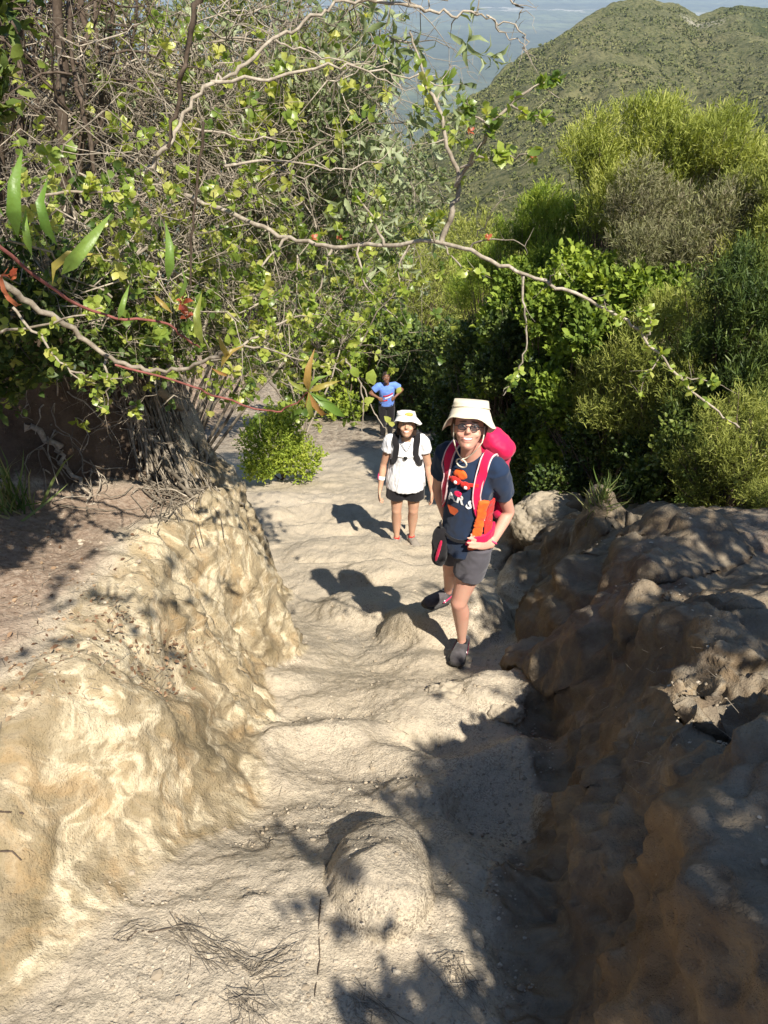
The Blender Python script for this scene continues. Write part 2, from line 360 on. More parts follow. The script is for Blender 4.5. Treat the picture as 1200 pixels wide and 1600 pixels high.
def mat_plain():
    t = NT('plain_savanna'); n = t.noise(.0009, 6, .6); m = t.noise(.008, 5, .7)
    w = t.noise(.0007, 4, .6, t.mapping((.35, 1.6, 1)))
    c = t.ramp(n, [(.35, (.055, .075, .04)), (.5, (.08, .095, .05)), (.62, (.13, .14, .075)), (.75, (.20, .20, .12))])
    c = t.mix(t.ramp(w, [(.50, 0.), (.60, .8)]), c, (.16, .19, .09))
    c = t.mix(t.ramp(m, [(.45, .6), (.55, 0.)]), c, (.04, .055, .03))
    sp = t.n('SeparateXYZ', {0: t.g.outputs['Position']}); wy = t.math('ADD', sp.outputs[1], t.math('MULTIPLY', t.math('SUBTRACT', n, .5), 3500.))
    for a, wd, cc in ((5200., 25., (.02, .03, .02)), (7600., 60., (.45, .42, .34)), (4300., 14., (.02, .03, .02)), (6300., 30., (.03, .04, .03))):
        f = t.math('COMPARE', t.math('ADD', wy, t.math('MULTIPLY', sp.outputs[0], .12)), a); f.node.inputs[2].default_value = wd
        c = t.mix(t.math('MULTIPLY', f, .7), c, cc)
    ln = t.n('TexVoronoi', {'Vector': t.mapping((.004, .0016, 1)), 'Scale': 1.}, feature='DISTANCE_TO_EDGE').outputs[0]
    c = t.mix(t.ramp(ln, [(.0, .6), (.03, 0.)]), c, (.025, .035, .02))
    return t.done(c, 1., None, .05)
me = mesh_np('plain', [(-60000, -2000, -500), (60000, -2000, -500), (60000, 90000, -500), (-60000, 90000, -500)], np.array([[0, 1, 2, 3]]))
tag(link('plain', me, mat_plain()), 'flat blue green plain far below the mountain', kind='structure')
# low rough slope between the gully and the ridge, so no gap opens at its foot
# ================================================================ plant building blocks
rng = np.random.default_rng(7)
def unit(a): return a / (np.linalg.norm(a, axis=-1, keepdims=True) + 1e-9)
class Tubes:
    def __init__(s): s.V = []; s.F = []; s.A = []; s.n = 0
    def add(s, pts, r0, r1=None, rnd=None, seg=5, rough=0.):
        pts = np.asarray([tuple(p) for p in pts], float); m = len(pts)
        if m < 2: return
        r1 = r0 * .4 if r1 is None else r1
        r = np.linspace(r0, r1, m)
        if rough: r = r * (1 + rough * rng.normal(0, 1, m).clip(-1.5, 1.5))
        t = np.gradient(pts, axis=0); t = unit(t)
        up = np.array([.31, .17, .93]) if abs(t[0, 2]) < .8 else np.array([.9, .3, .1])
        a = unit(np.cross(t, up)); b = np.cross(t, a)
        ph = np.arange(seg) * 2 * math.pi / seg
        ring = pts[:, None] + r[:, None, None] * (np.cos(ph)[None, :, None] * a[:, None] + np.sin(ph)[None, :, None] * b[:, None])
        i = np.arange(m - 1)[:, None] * seg; j = np.arange(seg)[None]
        k = (j + 1) % seg
        f = np.stack([i + j, i + k, i + seg + k, i + seg + j], -1).reshape(-1, 4) + s.n
        s.V.append(ring.reshape(-1, 3)); s.F.append(f)
        s.A.append(np.full(m * seg, rng.random() if rnd is None else rnd)); s.n += m * seg
    def build(s, name, m, parent=None):
        if not s.V: return None
        return link(name, mesh_np(name, np.concatenate(s.V), np.concatenate(s.F), True, {'rnd': np.concatenate(s.A)}), m, parent)
def curve(pts, n=8, wob=0.):
    """smooth polyline through pts, with a little wander"""
    A = np.array([tuple(p) for p in pts], float); s = np.linspace(0, len(A) - 1, max(2, int(n * (len(A) - 1))))
    out = []
    for t in s:
        k = min(int(t), len(A) - 2); f = t - k
        a = A[max(k - 1, 0)]; b = A[k]; c = A[k + 1]; d = A[min(k + 2, len(A) - 1)]
        out.append(.5 * (2 * b + (c - a) * f + (2 * a - 5 * b + 4 * c - d) * f * f + (3 * b - 3 * c + d - a) * f ** 3))
    out = np.array(out)
    if wob: out[1:-1] += rng.normal(0, wob, (len(out) - 2, 3))
    return out
def twig(p, d, ln, n=6, bend=.35, droop=0.):
    d = unit(np.array(d, float)); q = [np.array(p, float)]; st = ln / n
    for _ in range(n):
        d = unit(d + rng.normal(0, bend, 3) * .5 + np.array([0, 0, -droop])); q.append(q[-1] + d * st)
    return np.array(q)
# leaf templates: verts (x along the leaf, y across, z up), tris, quads
def leaf_tpl(w, shape, fold=.18, arch=.15):
    xs = [(.33, shape[0]), (.7, shape[1])]
    V = [(0, 0, 0)]
    for x, k in xs: V += [(x, 0, arch * x * (1 - x) * 2 - .0), (x, w * k, fold * w * k + arch * x * (1 - x) * 2), (x, -w * k, fold * w * k + arch * x * (1 - x) * 2)]
    V.append((1, 0, -arch * .6))
    return np.array(V), np.array([(0, 1, 2), (0, 3, 1), (4, 7, 5), (4, 6, 7)]), np.array([(1, 4, 5, 2), (3, 6, 4, 1)])
OBOV = leaf_tpl(.34, (.75, 1.)); LANC = leaf_tpl(.13, (1., .8), .4, .35); OVAL = leaf_tpl(.27, (1., .85))
BLADE = (np.array([(0, .05, 0), (0, -.05, 0), (.6, -.065, .03), (1, 0, 0), (.6, .065, .03)]), np.array([(2, 3, 4)]), np.array([(0, 1, 2, 4)]))
GRASS = (np.array([(0, .02, 0), (0, -.02, 0), (.4, -.02, .1), (.4, .02, .1), (.75, -.012, .08), (.75, .012, .08), (1, 0, -.08)]), np.array([(4, 6, 5)]), np.array([(0, 1, 2, 3), (3, 2, 4, 5)]))
class Leaves:
    def __init__(s): s.p = []; s.d = []; s.u = []; s.s = []; s.r = []
    def add(s, p, d, size, rnd, u=None):
        p = np.atleast_2d(p); m = len(p)
        s.p.append(p); s.d.append(np.broadcast_to(d, (m, 3))); s.s.append(np.broadcast_to(size, (m,))); s.r.append(np.broadcast_to(rnd, (m,)))
        s.u.append(np.broadcast_to((0, 0, 1) if u is None else u, (m, 3)))
    def build(s, name, m, tpl, parent=None, tilt=.6):
        if not s.p: return None
        p = np.concatenate(s.p); X = unit(np.concatenate(s.d).astype(float)); sz = np.concatenate(s.s); r = np.concatenate(s.r)
        U = np.concatenate(s.u) + rng.normal(0, tilt, (len(p), 3))
        Y = unit(np.cross(U, X)); Z = np.cross(X, Y)
        T, tri, quad = tpl
        V = p[:, None] + sz[:, None, None] * (T[None, :, :1] * X[:, None] + T[None, :, 1:2] * Y[:, None] + T[None, :, 2:] * Z[:, None])
        o = (np.arange(len(p)) * len(T))[:, None, None]
        F = []
        if len(tri): F.append((tri[None] + o).reshape(-1, 3))
        if len(quad): F.append((quad[None] + o).reshape(-1, 4))
        return link(name, mesh_np(name, V.reshape(-1, 3), F, True, {'rnd': np.repeat(np.clip(r, 0, 1), len(T))}), m, parent)
def whorl(LV, p, d, n, size, rnd, spread=.9):
    """a rosette of n leaves round a shoot tip"""
    d = unit(np.array(d, float)); a = unit(np.cross(d, rng.normal(0, 1, 3))); b = np.cross(d, a)
    ph = rng.random() * 6 + np.arange(n) * 2.4
    D = d[None] * (1.1 - spread * .6) + spread * (np.cos(ph)[:, None] * a + np.sin(ph)[:, None] * b) + rng.normal(0, .12, (n, 3))
    LV.add(np.array(p)[None] - d[None] * (np.arange(n)[:, None] * size * .12), D, size * rng.uniform(.65, 1.1, n), np.clip(rnd + rng.normal(0, .12, n), 0, 1), d)
BARK_DARK = barkmat('bark_dark_brown', (.10, .075, .055), (.19, .145, .11))
BARK_GREY = barkmat('bark_pale_grey', (.20, .17, .13), (.50, .44, .35))
BARK_RED = barkmat('bark_reddish', (.28, .09, .08), (.36, .16, .12))
M_OBOV = leafmat('leaf_bright_round', [(.08, .14, .03), (.16, .24, .045), (.28, .37, .065), (.42, .49, .10), (.52, .52, .15)], .42, .35, .55)
M_GREY = leafmat('leaf_grey_green', [(.12, .16, .07), (.20, .25, .11), (.30, .35, .18), (.38, .43, .27)], .25, .5, .3)
M_LANC = leafmat('leaf_long_green', [(.07, .15, .03), (.13, .25, .04), (.22, .33, .07), (.40, .33, .08), (.42, .14, .07)], .4, .4, .4)
M_RED = leafmat('leaf_young_red', [(.45, .08, .05), (.50, .16, .08), (.42, .25, .09)], .4, .4, .4)
M_YEL = leafmat('heath_yellow_green', [(.13, .16, .04), (.24, .28, .06), (.36, .40, .09), (.48, .49, .15)], .3, .6, .2)
M_LIME = leafmat('heath_lime_green', [(.09, .15, .028), (.19, .27, .045), (.33, .42, .06), (.46, .50, .09)], .3, .6, .2)
M_DULL = leafmat('heath_dull_grey_purple', [(.12, .11, .07), (.20, .19, .11), (.27, .28, .13), (.32, .27, .20)], .2, .7, .2)
M_DARK = leafmat('shrub_dark_green', [(.022, .045, .014), (.05, .085, .022), (.10, .145, .032), (.19, .23, .05)], .2, .5, .3)  # dark green leaves, deepened to carry the shade among the lower shrubs
M_OLIVE = leafmat('shrub_olive', [(.10, .12, .03), (.20, .23, .05), (.32, .35, .08), (.42, .42, .14)], .25, .6, .2)
M_SCRUB = leafmat('scrub_far', [(.12, .14, .05), (.15, .165, .06), (.19, .195, .08), (.24, .23, .11)], 0., .8, .1)
# ---------------------------------------------------------------- a shrub as crown lobes on stems
def blob(px, py, Y, rp, ry=1.):
    c = np.array(P(px, py, Y)); dep = Y * CT - c[2] * ST
    return c, rp * dep / FPX, ry
def shrub(name, label, cat, lobes, mat, tpl=BLADE, dens=260, blades=8, size=.07, group=None, bark=None, tone=(0, 1), shoot=.12, base=None, stems=True, inner=.35, up=.7, skirt=False, split=False, parts=('foliage', 'stem')):
    """lobes: list of (centre, radius, flatten). Shoots cover the shell of each lobe, each with its blades."""
    cs = np.array([l[0] for l in lobes]); 
    if base is None:
        b = cs.mean(0); base = np.array([b[0], b[1] + .0, gz(b[0], b[1])])
    root = empty(name, base, label, cat, group)
    LV = Leaves(); TB = Tubes()
    if skirt:
        ex = []
        for c, r, fl in lobes:
            g = gz(c[0], c[1]); k = int(min(3, (c[2] - g) / (r * 1.1)))
            for q in range(k): ex.append((np.array([c[0] + rng.normal(0, r * .3), c[1] + rng.normal(0, r * .3), g + (c[2] - g) * (q + .35) / (k + .6)]), r * .9, 1.))
        lobes = lobes + ex
    if split:
        ex = []
        for c, r, fl in lobes:
            for q in range(8):
                dd = unit(rng.normal(0, 1, 3) + np.array([0, -.35, .45])); ex.append((c + dd * r * rng.uniform(.45, .85), r * rng.uniform(.32, .55), 1.))
            ex.append((c, r * .6, fl))
        lobes = ex
    for c, r, fl in lobes:
        n = int(dens * r * r * 4) + 12
        d = unit(rng.normal(0, 1, (n, 3)) + np.array([0, -.25, .25]))
        rad = r * np.where(rng.random(n) < inner, rng.uniform(.35, .9, n), rng.uniform(.82, 1.05, n))
        bump = 1 + .38 * fbm(d * 2.0 + c[None] * 3, 2, 200) + .22 * fbm(d * 5 + c[None] * 7, 2, 210)
        p = c + d * (rad * bump)[:, None] * np.array([1, 1, fl])
        keep = p[:, 2] > np.array([gz(a, b) for a, b in p[:, :2]]) + .02
        ins = np.zeros(n, bool)
        for c2, r2, f2 in lobes:
            if c2 is not c: ins |= (np.linalg.norm((p - c2) / np.array([1, 1, f2]), axis=1) < r2 * .6)
        clump = fbm(p * (1.6 / max(r, .25)) , 2, 220)
        keep &= ~ins & (clump > -.38)
        p = p[keep]; d = d[keep]; n = len(p)
        if n == 0: continue
        sd = unit(d * .75 + np.array([0, 0, up]) + rng.normal(0, .3, (n, 3)))
        k = np.arange(blades)
        along = (k + .3) / blades
        sl = shoot * rng.uniform(.6, 1.3, n)
        pp = p[:, None] + sd[:, None] * (along[None, :, None] - .6) * sl[:, None, None] * 1.5
        bd = unit(sd[:, None] * 1.0 + rng.normal(0, .55, (n, blades, 3)))
        tonev = tone[0] + (tone[1] - tone[0]) * np.clip(.5 + .55 * fbm(p * 2.2, 3, 230) + rng.normal(0, .14, n), 0, 1)
        rr = np.repeat(tonev[:, None], blades, 1) + rng.normal(0, .06, (n, blades)) + (along - .5)[None] * .25
        LV.add(pp.reshape(-1, 3), bd.reshape(-1, 3), (size * rng.uniform(.6, 1.25, (n, blades))).ravel(), rr.ravel())
        if stems:
            m = max(3, int(9 * min(r * 2, 2)))
            mid = base * .35 + c * .65 + rng.normal(0, r * .12, 3)
            TB.add(curve([base + rng.normal(0, .03, 3), base * .6 + c * .4 + rng.normal(0, r * .15, 3), mid], 5, r * .02), .012 + .025 * r, .006 + .015 * r, None, 6)
            for q in p[rng.integers(0, n, m)]:
                TB.add(curve([mid, (mid + q) / 2 + rng.normal(0, r * .12, 3), q], 5, r * .025), .006 + .010 * r, .002, None, 4)
    LV.build(parts[0], mat, tpl, root)
    if stems: TB.build(parts[1], bark or BARK_DARK, root)
    return root
# ================================================================ right hand shrubs
def lb(*a): return [blob(*x) for x in a]
GR = 'heath shrubs along the right side of the gully'
shrub('heath_shrub', 'tall yellow green heath shrub topmost at the right against the ridge', 'shrub',
      lb((935, 240, 8.3, 55), (1010, 222, 8.4, 62), (1100, 235, 8.3, 75), (1165, 270, 8.0, 60), (960, 300, 8.1, 62), (1045, 250, 8.2, 60)), M_YEL, dens=900, blades=9, size=.06, group=GR, skirt=True, split=True, shoot=.13, up=1.1)
shrub('heath_shrub', 'grey green and brown twiggy heath shrub below the yellow one at the right', 'shrub',
      lb((1010, 330, 7.6, 70), (1090, 365, 7.3, 75), (1150, 340, 7.3, 55), (1000, 400, 7.2, 60), (1075, 430, 7.0, 60)), M_DULL, dens=900, blades=9, size=.05, group=GR, skirt=True, split=True, shoot=.10, up=1.0)
shrub('heath_shrub', 'olive heath shrub with pale twigs at the right edge of the photo', 'shrub',
      lb((1200, 380, 6.8, 70), (1180, 300, 7.4, 50), (1230, 300, 7., 60)), M_OLIVE, dens=900, blades=8, size=.055, group=GR, skirt=True, split=True, up=1.0)
shrub('heath_shrub', 'lime green feathery heath shrub nearest the hill flank', 'shrub',
      lb((850, 345, 9.2, 45), (800, 375, 9.3, 36), (885, 385, 9.0, 50), (840, 420, 8.8, 50), (925, 360, 9.0, 50), (775, 420, 9.8, 42), (900, 425, 8.4, 48), (745, 450, 11, 42)), M_LIME, dens=900, blades=9, size=.06, group=GR, skirt=True, split=True, up=1.1)
shrub('dense_shrub', 'glossy green leafy shrub in the middle of the right slope', 'shrub',
      lb((900, 450, 7.4, 62), (970, 470, 7.0, 62), (860, 500, 7.5, 55), (930, 530, 6.9, 60), (800, 455, 8.5, 50), (790, 520, 8.6, 45), (1020, 470, 6.8, 48)), M_LIME, OVAL, dens=560, blades=6, size=.07, group=GR, skirt=True, split=True, tone=(0, .75))
shrub('dense_shrub', 'dark upright needle leaved shrub at the right edge above the bank', 'shrub',
      lb((1150, 440, 5.6, 62), (1195, 500, 5.3, 62), (1130, 520, 5.4, 60), (1190, 590, 5.0, 60)), M_DARK, dens=1100, blades=10, size=.055, group=GR, skirt=True, split=True, up=1.5, tone=(.2, 1))
shrub('dense_shrub', 'dark shrub hanging over the gully behind the hikers', 'shrub',
      lb((800, 560, 8.2, 65), (860, 610, 7.4, 60), (770, 610, 8.8, 50), (830, 660, 7.6, 48), (740, 560, 10., 55)), M_DARK, OVAL, dens=600, blades=6, size=.06, group=GR, skirt=True, split=True)
shrub('dense_shrub', 'olive green bushy shrub below the long bare branch tip', 'shrub',
      lb((1010, 570, 5.9, 65), (1070, 600, 5.5, 60), (1000, 640, 5.9, 60), (930, 600, 6.5, 60), (1040, 500, 6.3, 60)), M_OLIVE, dens=900, blades=8, size=.05, group=GR, skirt=True, split=True, tone=(0, .9))
shrub('dense_shrub', 'low dark thicket on the bank above the grass tufts', 'shrub',
      lb((930, 690, 6.2, 50), (990, 710, 5.6, 50), (1060, 700, 5.0, 55), (1000, 760, 5.0, 35), (880, 650, 6.9, 45)), M_DARK, OVAL, dens=650, blades=6, size=.05, group=GR, skirt=True, split=True)
shrub('dense_shrub', 'feathery olive shrub at the right edge beside the shaded rocks', 'shrub',
      lb((1140, 660, 4.4, 62), (1200, 700, 4.0, 62), (1140, 740, 4.1, 48), (1195, 790, 3.6, 45), (1100, 770, 4.3, 38)), M_OLIVE, dens=1500, blades=9, size=.035, group=GR, skirt=True, split=True, shoot=.09, tone=(0, .8))
GM = 'shrubs on the slope below the path'
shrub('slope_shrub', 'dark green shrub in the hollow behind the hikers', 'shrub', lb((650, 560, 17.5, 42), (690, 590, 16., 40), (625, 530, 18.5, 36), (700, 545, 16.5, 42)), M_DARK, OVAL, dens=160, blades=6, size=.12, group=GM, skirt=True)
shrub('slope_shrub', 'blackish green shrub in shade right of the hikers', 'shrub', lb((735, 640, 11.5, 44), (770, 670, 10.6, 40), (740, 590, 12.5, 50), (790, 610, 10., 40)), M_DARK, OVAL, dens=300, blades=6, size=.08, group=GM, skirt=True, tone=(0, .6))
shrub('slope_shrub', 'sunlit olive shrub on the slope under the long branch', 'shrub', lb((640, 470, 22, 50), (690, 440, 23, 50), (740, 480, 18, 50), (600, 440, 23, 45), (770, 420, 14, 45)), M_OLIVE, dens=150, blades=8, size=.15, group=GM, skirt=True)
shrub('slope_shrub', 'pale green shrub at the bottom of the slope left of the ridge', 'shrub', lb((620, 390, 30, 50), (690, 380, 32, 48), (750, 380, 26, 45), (560, 400, 28, 45)), M_OLIVE, dens=80, blades=8, size=.2, group=GM, skirt=True, tone=(.3, 1))
shrub('slope_shrub', 'bright leafy shrub beyond the bare soil patch', 'shrub', lb((560, 500, 20, 40), (520, 520, 19, 36), (600, 510, 20, 38), (470, 500, 19, 42)), M_LIME, OVAL, dens=130, blades=6, size=.13, group=GM, skirt=True, tone=(.1, .9))
shrub('low_green_bush', 'small bright green bush on bare soil left of the path', 'bush',
      lb((425, 690, 10.3, 48, .8), (465, 715, 10.2, 38, .7), (410, 725, 10., 32, .7), (440, 655, 10.6, 30, .9)), M_LIME, OVAL, dens=900, blades=6, size=.05, tone=(.3, 1))
# hill scrub, too many bushes to count
def scatter_scrub():
    n = 26000; h, w_ = HG.shape[:2]
    i = (rng.random(n) ** .8 * (h * .72)).astype(int) + int(h * .02); j = (rng.random(n) * (w_ - 1)).astype(int)
    c = HG[i, j] + rng.normal(0, .3, (n, 3)) * np.array([1, 1, 0])
    dist = np.linalg.norm(c, axis=1)
    keep = fbm(c * .03, 3, 300) + rng.normal(0, .25, n) > -.1; c = c[keep]; dist = dist[keep]; n = len(c)
    r = rng.uniform(.2, .65, n) * np.clip(dist / 200, .5, 1.25)
    LV = Leaves(); k = 9
    d = unit(rng.normal(0, 1, (n, k, 3)) + np.array([0, -.2, .5]))
    p = c[:, None] + d * r[:, None, None] * .55
    tone = np.clip(.5 + .6 * fbm(c * .05, 2, 310) + rng.normal(0, .2, n), 0, 1)
    LV.add(p.reshape(-1, 3), unit(d + rng.normal(0, .5, d.shape)).reshape(-1, 3), np.repeat(r * 1.1, k), np.repeat(tone, k), unit(rng.normal(0, 1, (n * k, 3))))
    o = LV.build('hill_scrub', M_SCRUB, leaf_tpl(.5, (1., .9)))
    tag(o, 'countless low bushes dotting the flank of the green ridge', 'scrub', None, 'stuff')
scatter_scrub()
# ================================================================ left hand thicket
GL = 'shrubs of the thicket on the left bank'
shrub('thicket_shrub', 'olive leafy shrub behind the bare twigs at the top left', 'shrub',
      lb((60, 90, 6.5, 95), (170, 60, 6.6, 95), (60, 230, 6.0, 100), (180, 210, 6.2, 90), (290, 130, 6.6, 80)), M_OLIVE, OVAL, dens=300, blades=6, size=.06, group=GL, tone=(.1, 1), bark=BARK_GREY)
shrub('thicket_shrub', 'olive green shrub with thin leaves at the top centre of the photo', 'shrub',
      lb((400, 60, 7.5, 75), (480, 100, 7.5, 65), (540, 75, 7.6, 48), (420, 170, 7.3, 75), (520, 190, 7.4, 62), (585, 120, 7.8, 36), (330, 20, 7.5, 60)), M_OLIVE, base=np.array([-2.6, 7.4, gz(-2.6, 7.4)]), dens=800, blades=9, size=.06, group=GL, tone=(0, .9), bark=BARK_GREY)
shrub('thicket_shrub', 'grey green shrub in the middle of the left thicket', 'shrub',
      lb((330, 260, 6.2, 75), (430, 290, 6.6, 75), (530, 300, 7.2, 65), (380, 390, 6.4, 75), (480, 400, 7.0, 65), (590, 280, 7.6, 50), (600, 370, 7.8, 42)), M_GREY, OVAL, base=np.array([-2.3, 6.6, gz(-2.3, 6.6)]), dens=420, blades=6, size=.055, group=GL, bark=BARK_GREY, tone=(0, .8))
shrub('thicket_shrub', 'shaded shrub low in the thicket above the soil hollow', 'shrub',
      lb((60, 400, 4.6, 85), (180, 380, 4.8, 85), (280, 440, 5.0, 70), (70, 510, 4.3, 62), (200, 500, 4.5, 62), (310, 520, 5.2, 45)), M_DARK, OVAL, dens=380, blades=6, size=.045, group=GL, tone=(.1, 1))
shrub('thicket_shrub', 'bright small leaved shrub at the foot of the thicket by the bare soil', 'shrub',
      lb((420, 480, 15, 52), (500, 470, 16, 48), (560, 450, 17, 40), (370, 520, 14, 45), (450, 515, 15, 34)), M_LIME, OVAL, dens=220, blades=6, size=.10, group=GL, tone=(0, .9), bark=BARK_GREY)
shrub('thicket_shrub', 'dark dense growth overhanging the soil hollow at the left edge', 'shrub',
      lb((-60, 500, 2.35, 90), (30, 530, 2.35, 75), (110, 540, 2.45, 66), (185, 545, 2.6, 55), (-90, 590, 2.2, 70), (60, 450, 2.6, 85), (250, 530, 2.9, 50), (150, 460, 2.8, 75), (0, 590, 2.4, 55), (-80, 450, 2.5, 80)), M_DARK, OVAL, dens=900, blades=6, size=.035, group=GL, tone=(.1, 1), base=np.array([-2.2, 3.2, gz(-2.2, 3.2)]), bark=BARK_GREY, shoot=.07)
def P2(px, py, s, r):
    p = np.array(ghit(px, py)); return p - np.array(L) * s, r, 1.
shrub('thicket_shrub', 'dense small leaved shrub added unseen beyond the top left corner to shade the hollow', 'shrub',  # added out of view, lobes set up the sun ray to darken the hollow
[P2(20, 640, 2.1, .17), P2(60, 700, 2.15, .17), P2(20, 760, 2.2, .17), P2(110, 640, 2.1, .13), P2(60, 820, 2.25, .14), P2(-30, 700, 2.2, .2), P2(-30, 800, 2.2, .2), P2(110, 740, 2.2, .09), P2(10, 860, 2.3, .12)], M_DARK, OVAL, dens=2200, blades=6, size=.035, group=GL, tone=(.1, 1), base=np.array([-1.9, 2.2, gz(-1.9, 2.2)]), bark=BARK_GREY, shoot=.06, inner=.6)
def tangle(name, label, starts, ends, nst, nside, side_len, r, bark, leaf=None, group=GL, wob=.03, droop=.06, seed=1, bend=.5, lprob=.6, lsize=.03, ln=6, tone=(0, 1), region=None, tpl=OBOV, sub=3):
    """stems run from the start region to the end region (boxes of photo px with a depth range); each carries crooked side twigs"""
    global rng
    old = rng; rng = np.random.default_rng(seed)
    def pick(b): return np.array(P(rng.uniform(b[0], b[2]), rng.uniform(b[1], b[3]), rng.uniform(b[4], b[5])))
    b0 = pick(starts); b0[2] = max(b0[2], gz(b0[0], b0[1]))
    root = empty(name, b0, label, 'shrub', group); TB = Tubes(); SB = Tubes(); LV = Leaves()
    for k in range(nst):
        a = pick(starts); e = pick(ends); m = (a + e) / 2 + rng.normal(0, .18, 3) + np.array([0, 0, .12])
        c = curve([a, m, e], 9, wob); rr = r * rng.uniform(.5, 1.3); tn = rng.random()
        TB.add(c, rr, rr * .35, tn, 6, .12)
        for q in range(nside):
            i = rng.integers(2, len(c) - 1); d = c[i] - c[i - 1]
            d = unit(unit(d) * .6 + rng.normal(0, .8, 3)); l = side_len * rng.uniform(.4, 1.3)
            t = twig(c[i], d, l, 7, bend, droop); SB.add(t, rr * .38, rr * .12, None, 4, .1)
            for z in range(sub):
                s = t[rng.integers(2, 7)]; t2 = twig(s, unit(d + rng.normal(0, .9, 3)), l * .45, 4, bend, droop); SB.add(t2, rr * .2, rr * .07, None, 3)
                if leaf and rng.random() < lprob: whorl(LV, t2[-1], t2[-1] - t2[-2], ln, lsize, rng.uniform(*tone))
                if leaf and rng.random() < lprob * .6: whorl(LV, t2[2], t2[2] - t2[1], max(2, ln // 2), lsize, rng.uniform(*tone))
    TB.build('stem', bark, root); SB.build('twig', bark, root)
    if leaf: LV.build('foliage', leaf, tpl, root)
    rng = old
    return root
# upright brown trunks at the top left
tr = empty('stem_clump', gp(-2.2, 3.9), 'cluster of upright dark brown stems at the top left corner', 'shrub', GL)
for x, xb, w_, Y in ((95, 102, 13, 3.0), (30, 22, 8, 3.2), (52, 70, 8, 3.4), (130, 118, 9, 3.1), (150, 140, 6, 3.3), (8, 0, 9, 3.1), (112, 160, 6, 3.0), (75, 50, 5, 3.5), (172, 130, 5, 3.2), (205, 150, 5, 3.6), (20, 60, 6, 3.7), (-20, -10, 9, 3.)):
    T = Tubes(); T.add(curve([P(xb, 330, Y), P((x + xb) / 2 + rng.normal(0, 5), 190, Y), P(x, 90, Y + .05), P(x + rng.normal(0, 10), -60, Y + .1), P(x + rng.normal(0, 20), -200, Y + .2)], 5, .006), w_ * .0016, w_ * .0011, None, 8, .08)
    c = [P(xb, 330, Y), P(x, 90, Y)]
    for k in range(4):
        s = np.array(P(x, rng.uniform(-40, 240), Y)); T.add(twig(s, rng.normal(0, 1, 3) + np.array([0, 0, .8]), rng.uniform(.2, .55), 7, .5), .005, .0015, None, 4)
    T.build('stem', BARK_DARK, tr)
tangle('twiggy_shrub', 'dense tangle of bare dark brown sticks between the upright stems', (-80, 300, 200, 420, 3.6, 4.2), (-60, -100, 260, 120, 3.0, 4.2), 34, 9, .45, .008, BARK_DARK, seed=11, droop=-.05, bend=.6)
tangle('twiggy_shrub', 'arching pale grey twigs covering the upper left of the thicket', (-80, 240, 160, 420, 3.0, 3.8), (120, 120, 520, 330, 3.0, 4.2), 44, 12, .5, .0065, BARK_GREY, seed=12, bend=.6, leaf=M_OBOV, lprob=.05, lsize=.032, tone=(.3, .9))
tangle('twiggy_shrub', 'pale dry twigs matted low over the dark hollow', (-60, 330, 160, 480, 2.8, 3.4), (150, 330, 480, 520, 3.0, 3.9), 30, 12, .42, .006, BARK_GREY, seed=13, bend=.6, leaf=M_OBOV, lprob=.04, lsize=.03, droop=.12)
tangle('twiggy_shrub', 'grey twigs reaching across the top centre of the photo', (120, 200, 300, 380, 3.4, 4.), (330, -40, 640, 200, 3.6, 5.), 34, 11, .5, .007, BARK_GREY, seed=14, bend=.55, leaf=M_GREY, lprob=.10, lsize=.05, tpl=OVAL)
tangle('leafy_shrub', 'round leaved green shrub hanging in front of the dark hollow', (-40, 420, 200, 560, 2.5, 3.0), (60, 260, 420, 560, 2.3, 3.1), 26, 8, .28, .0045, BARK_GREY, leaf=M_OBOV, seed=15, lprob=.42, lsize=.036, ln=7, tone=(0, 1))
tangle('leafy_shrub', 'round leaved shrub whose sprays hang over the bank below the long branch', (200, 400, 320, 520, 2.9, 3.4), (300, 390, 570, 590, 2.8, 4.0), 26, 9, .32, .0045, BARK_GREY, leaf=M_OBOV, seed=16, lprob=.5, lsize=.038, ln=7, tone=(.05, .95))
tangle('leafy_shrub', 'grey green long leaved shrub hanging at the top centre before the plain', (380, 240, 500, 420, 3.6, 4.3), (500, -20, 690, 330, 3.4, 4.6), 30, 9, .36, .006, BARK_GREY, leaf=M_GREY, seed=17, lprob=.50, lsize=.085, ln=6, tpl=LANC, tone=(.1, 1), droop=.2)
tangle('leafy_shrub', 'yellow green leafed shrub in the upper middle of the thicket', (200, 240, 420, 420, 3.2, 3.8), (260, 60, 580, 330, 3.0, 3.9), 22, 8, .36, .005, BARK_GREY, leaf=M_OBOV, seed=18, lprob=.4, lsize=.042, ln=7, tone=(.3, 1))
tangle('leafy_shrub', 'sparse leafy shrub between the long branch and the slope', (330, 520, 400, 580, 4.0, 4.6), (480, 300, 680, 480, 4.0, 5.2), 20, 8, .40, .006, BARK_GREY, leaf=M_OBOV, seed=19, lprob=.5, lsize=.045, ln=6, tone=(0, .9))
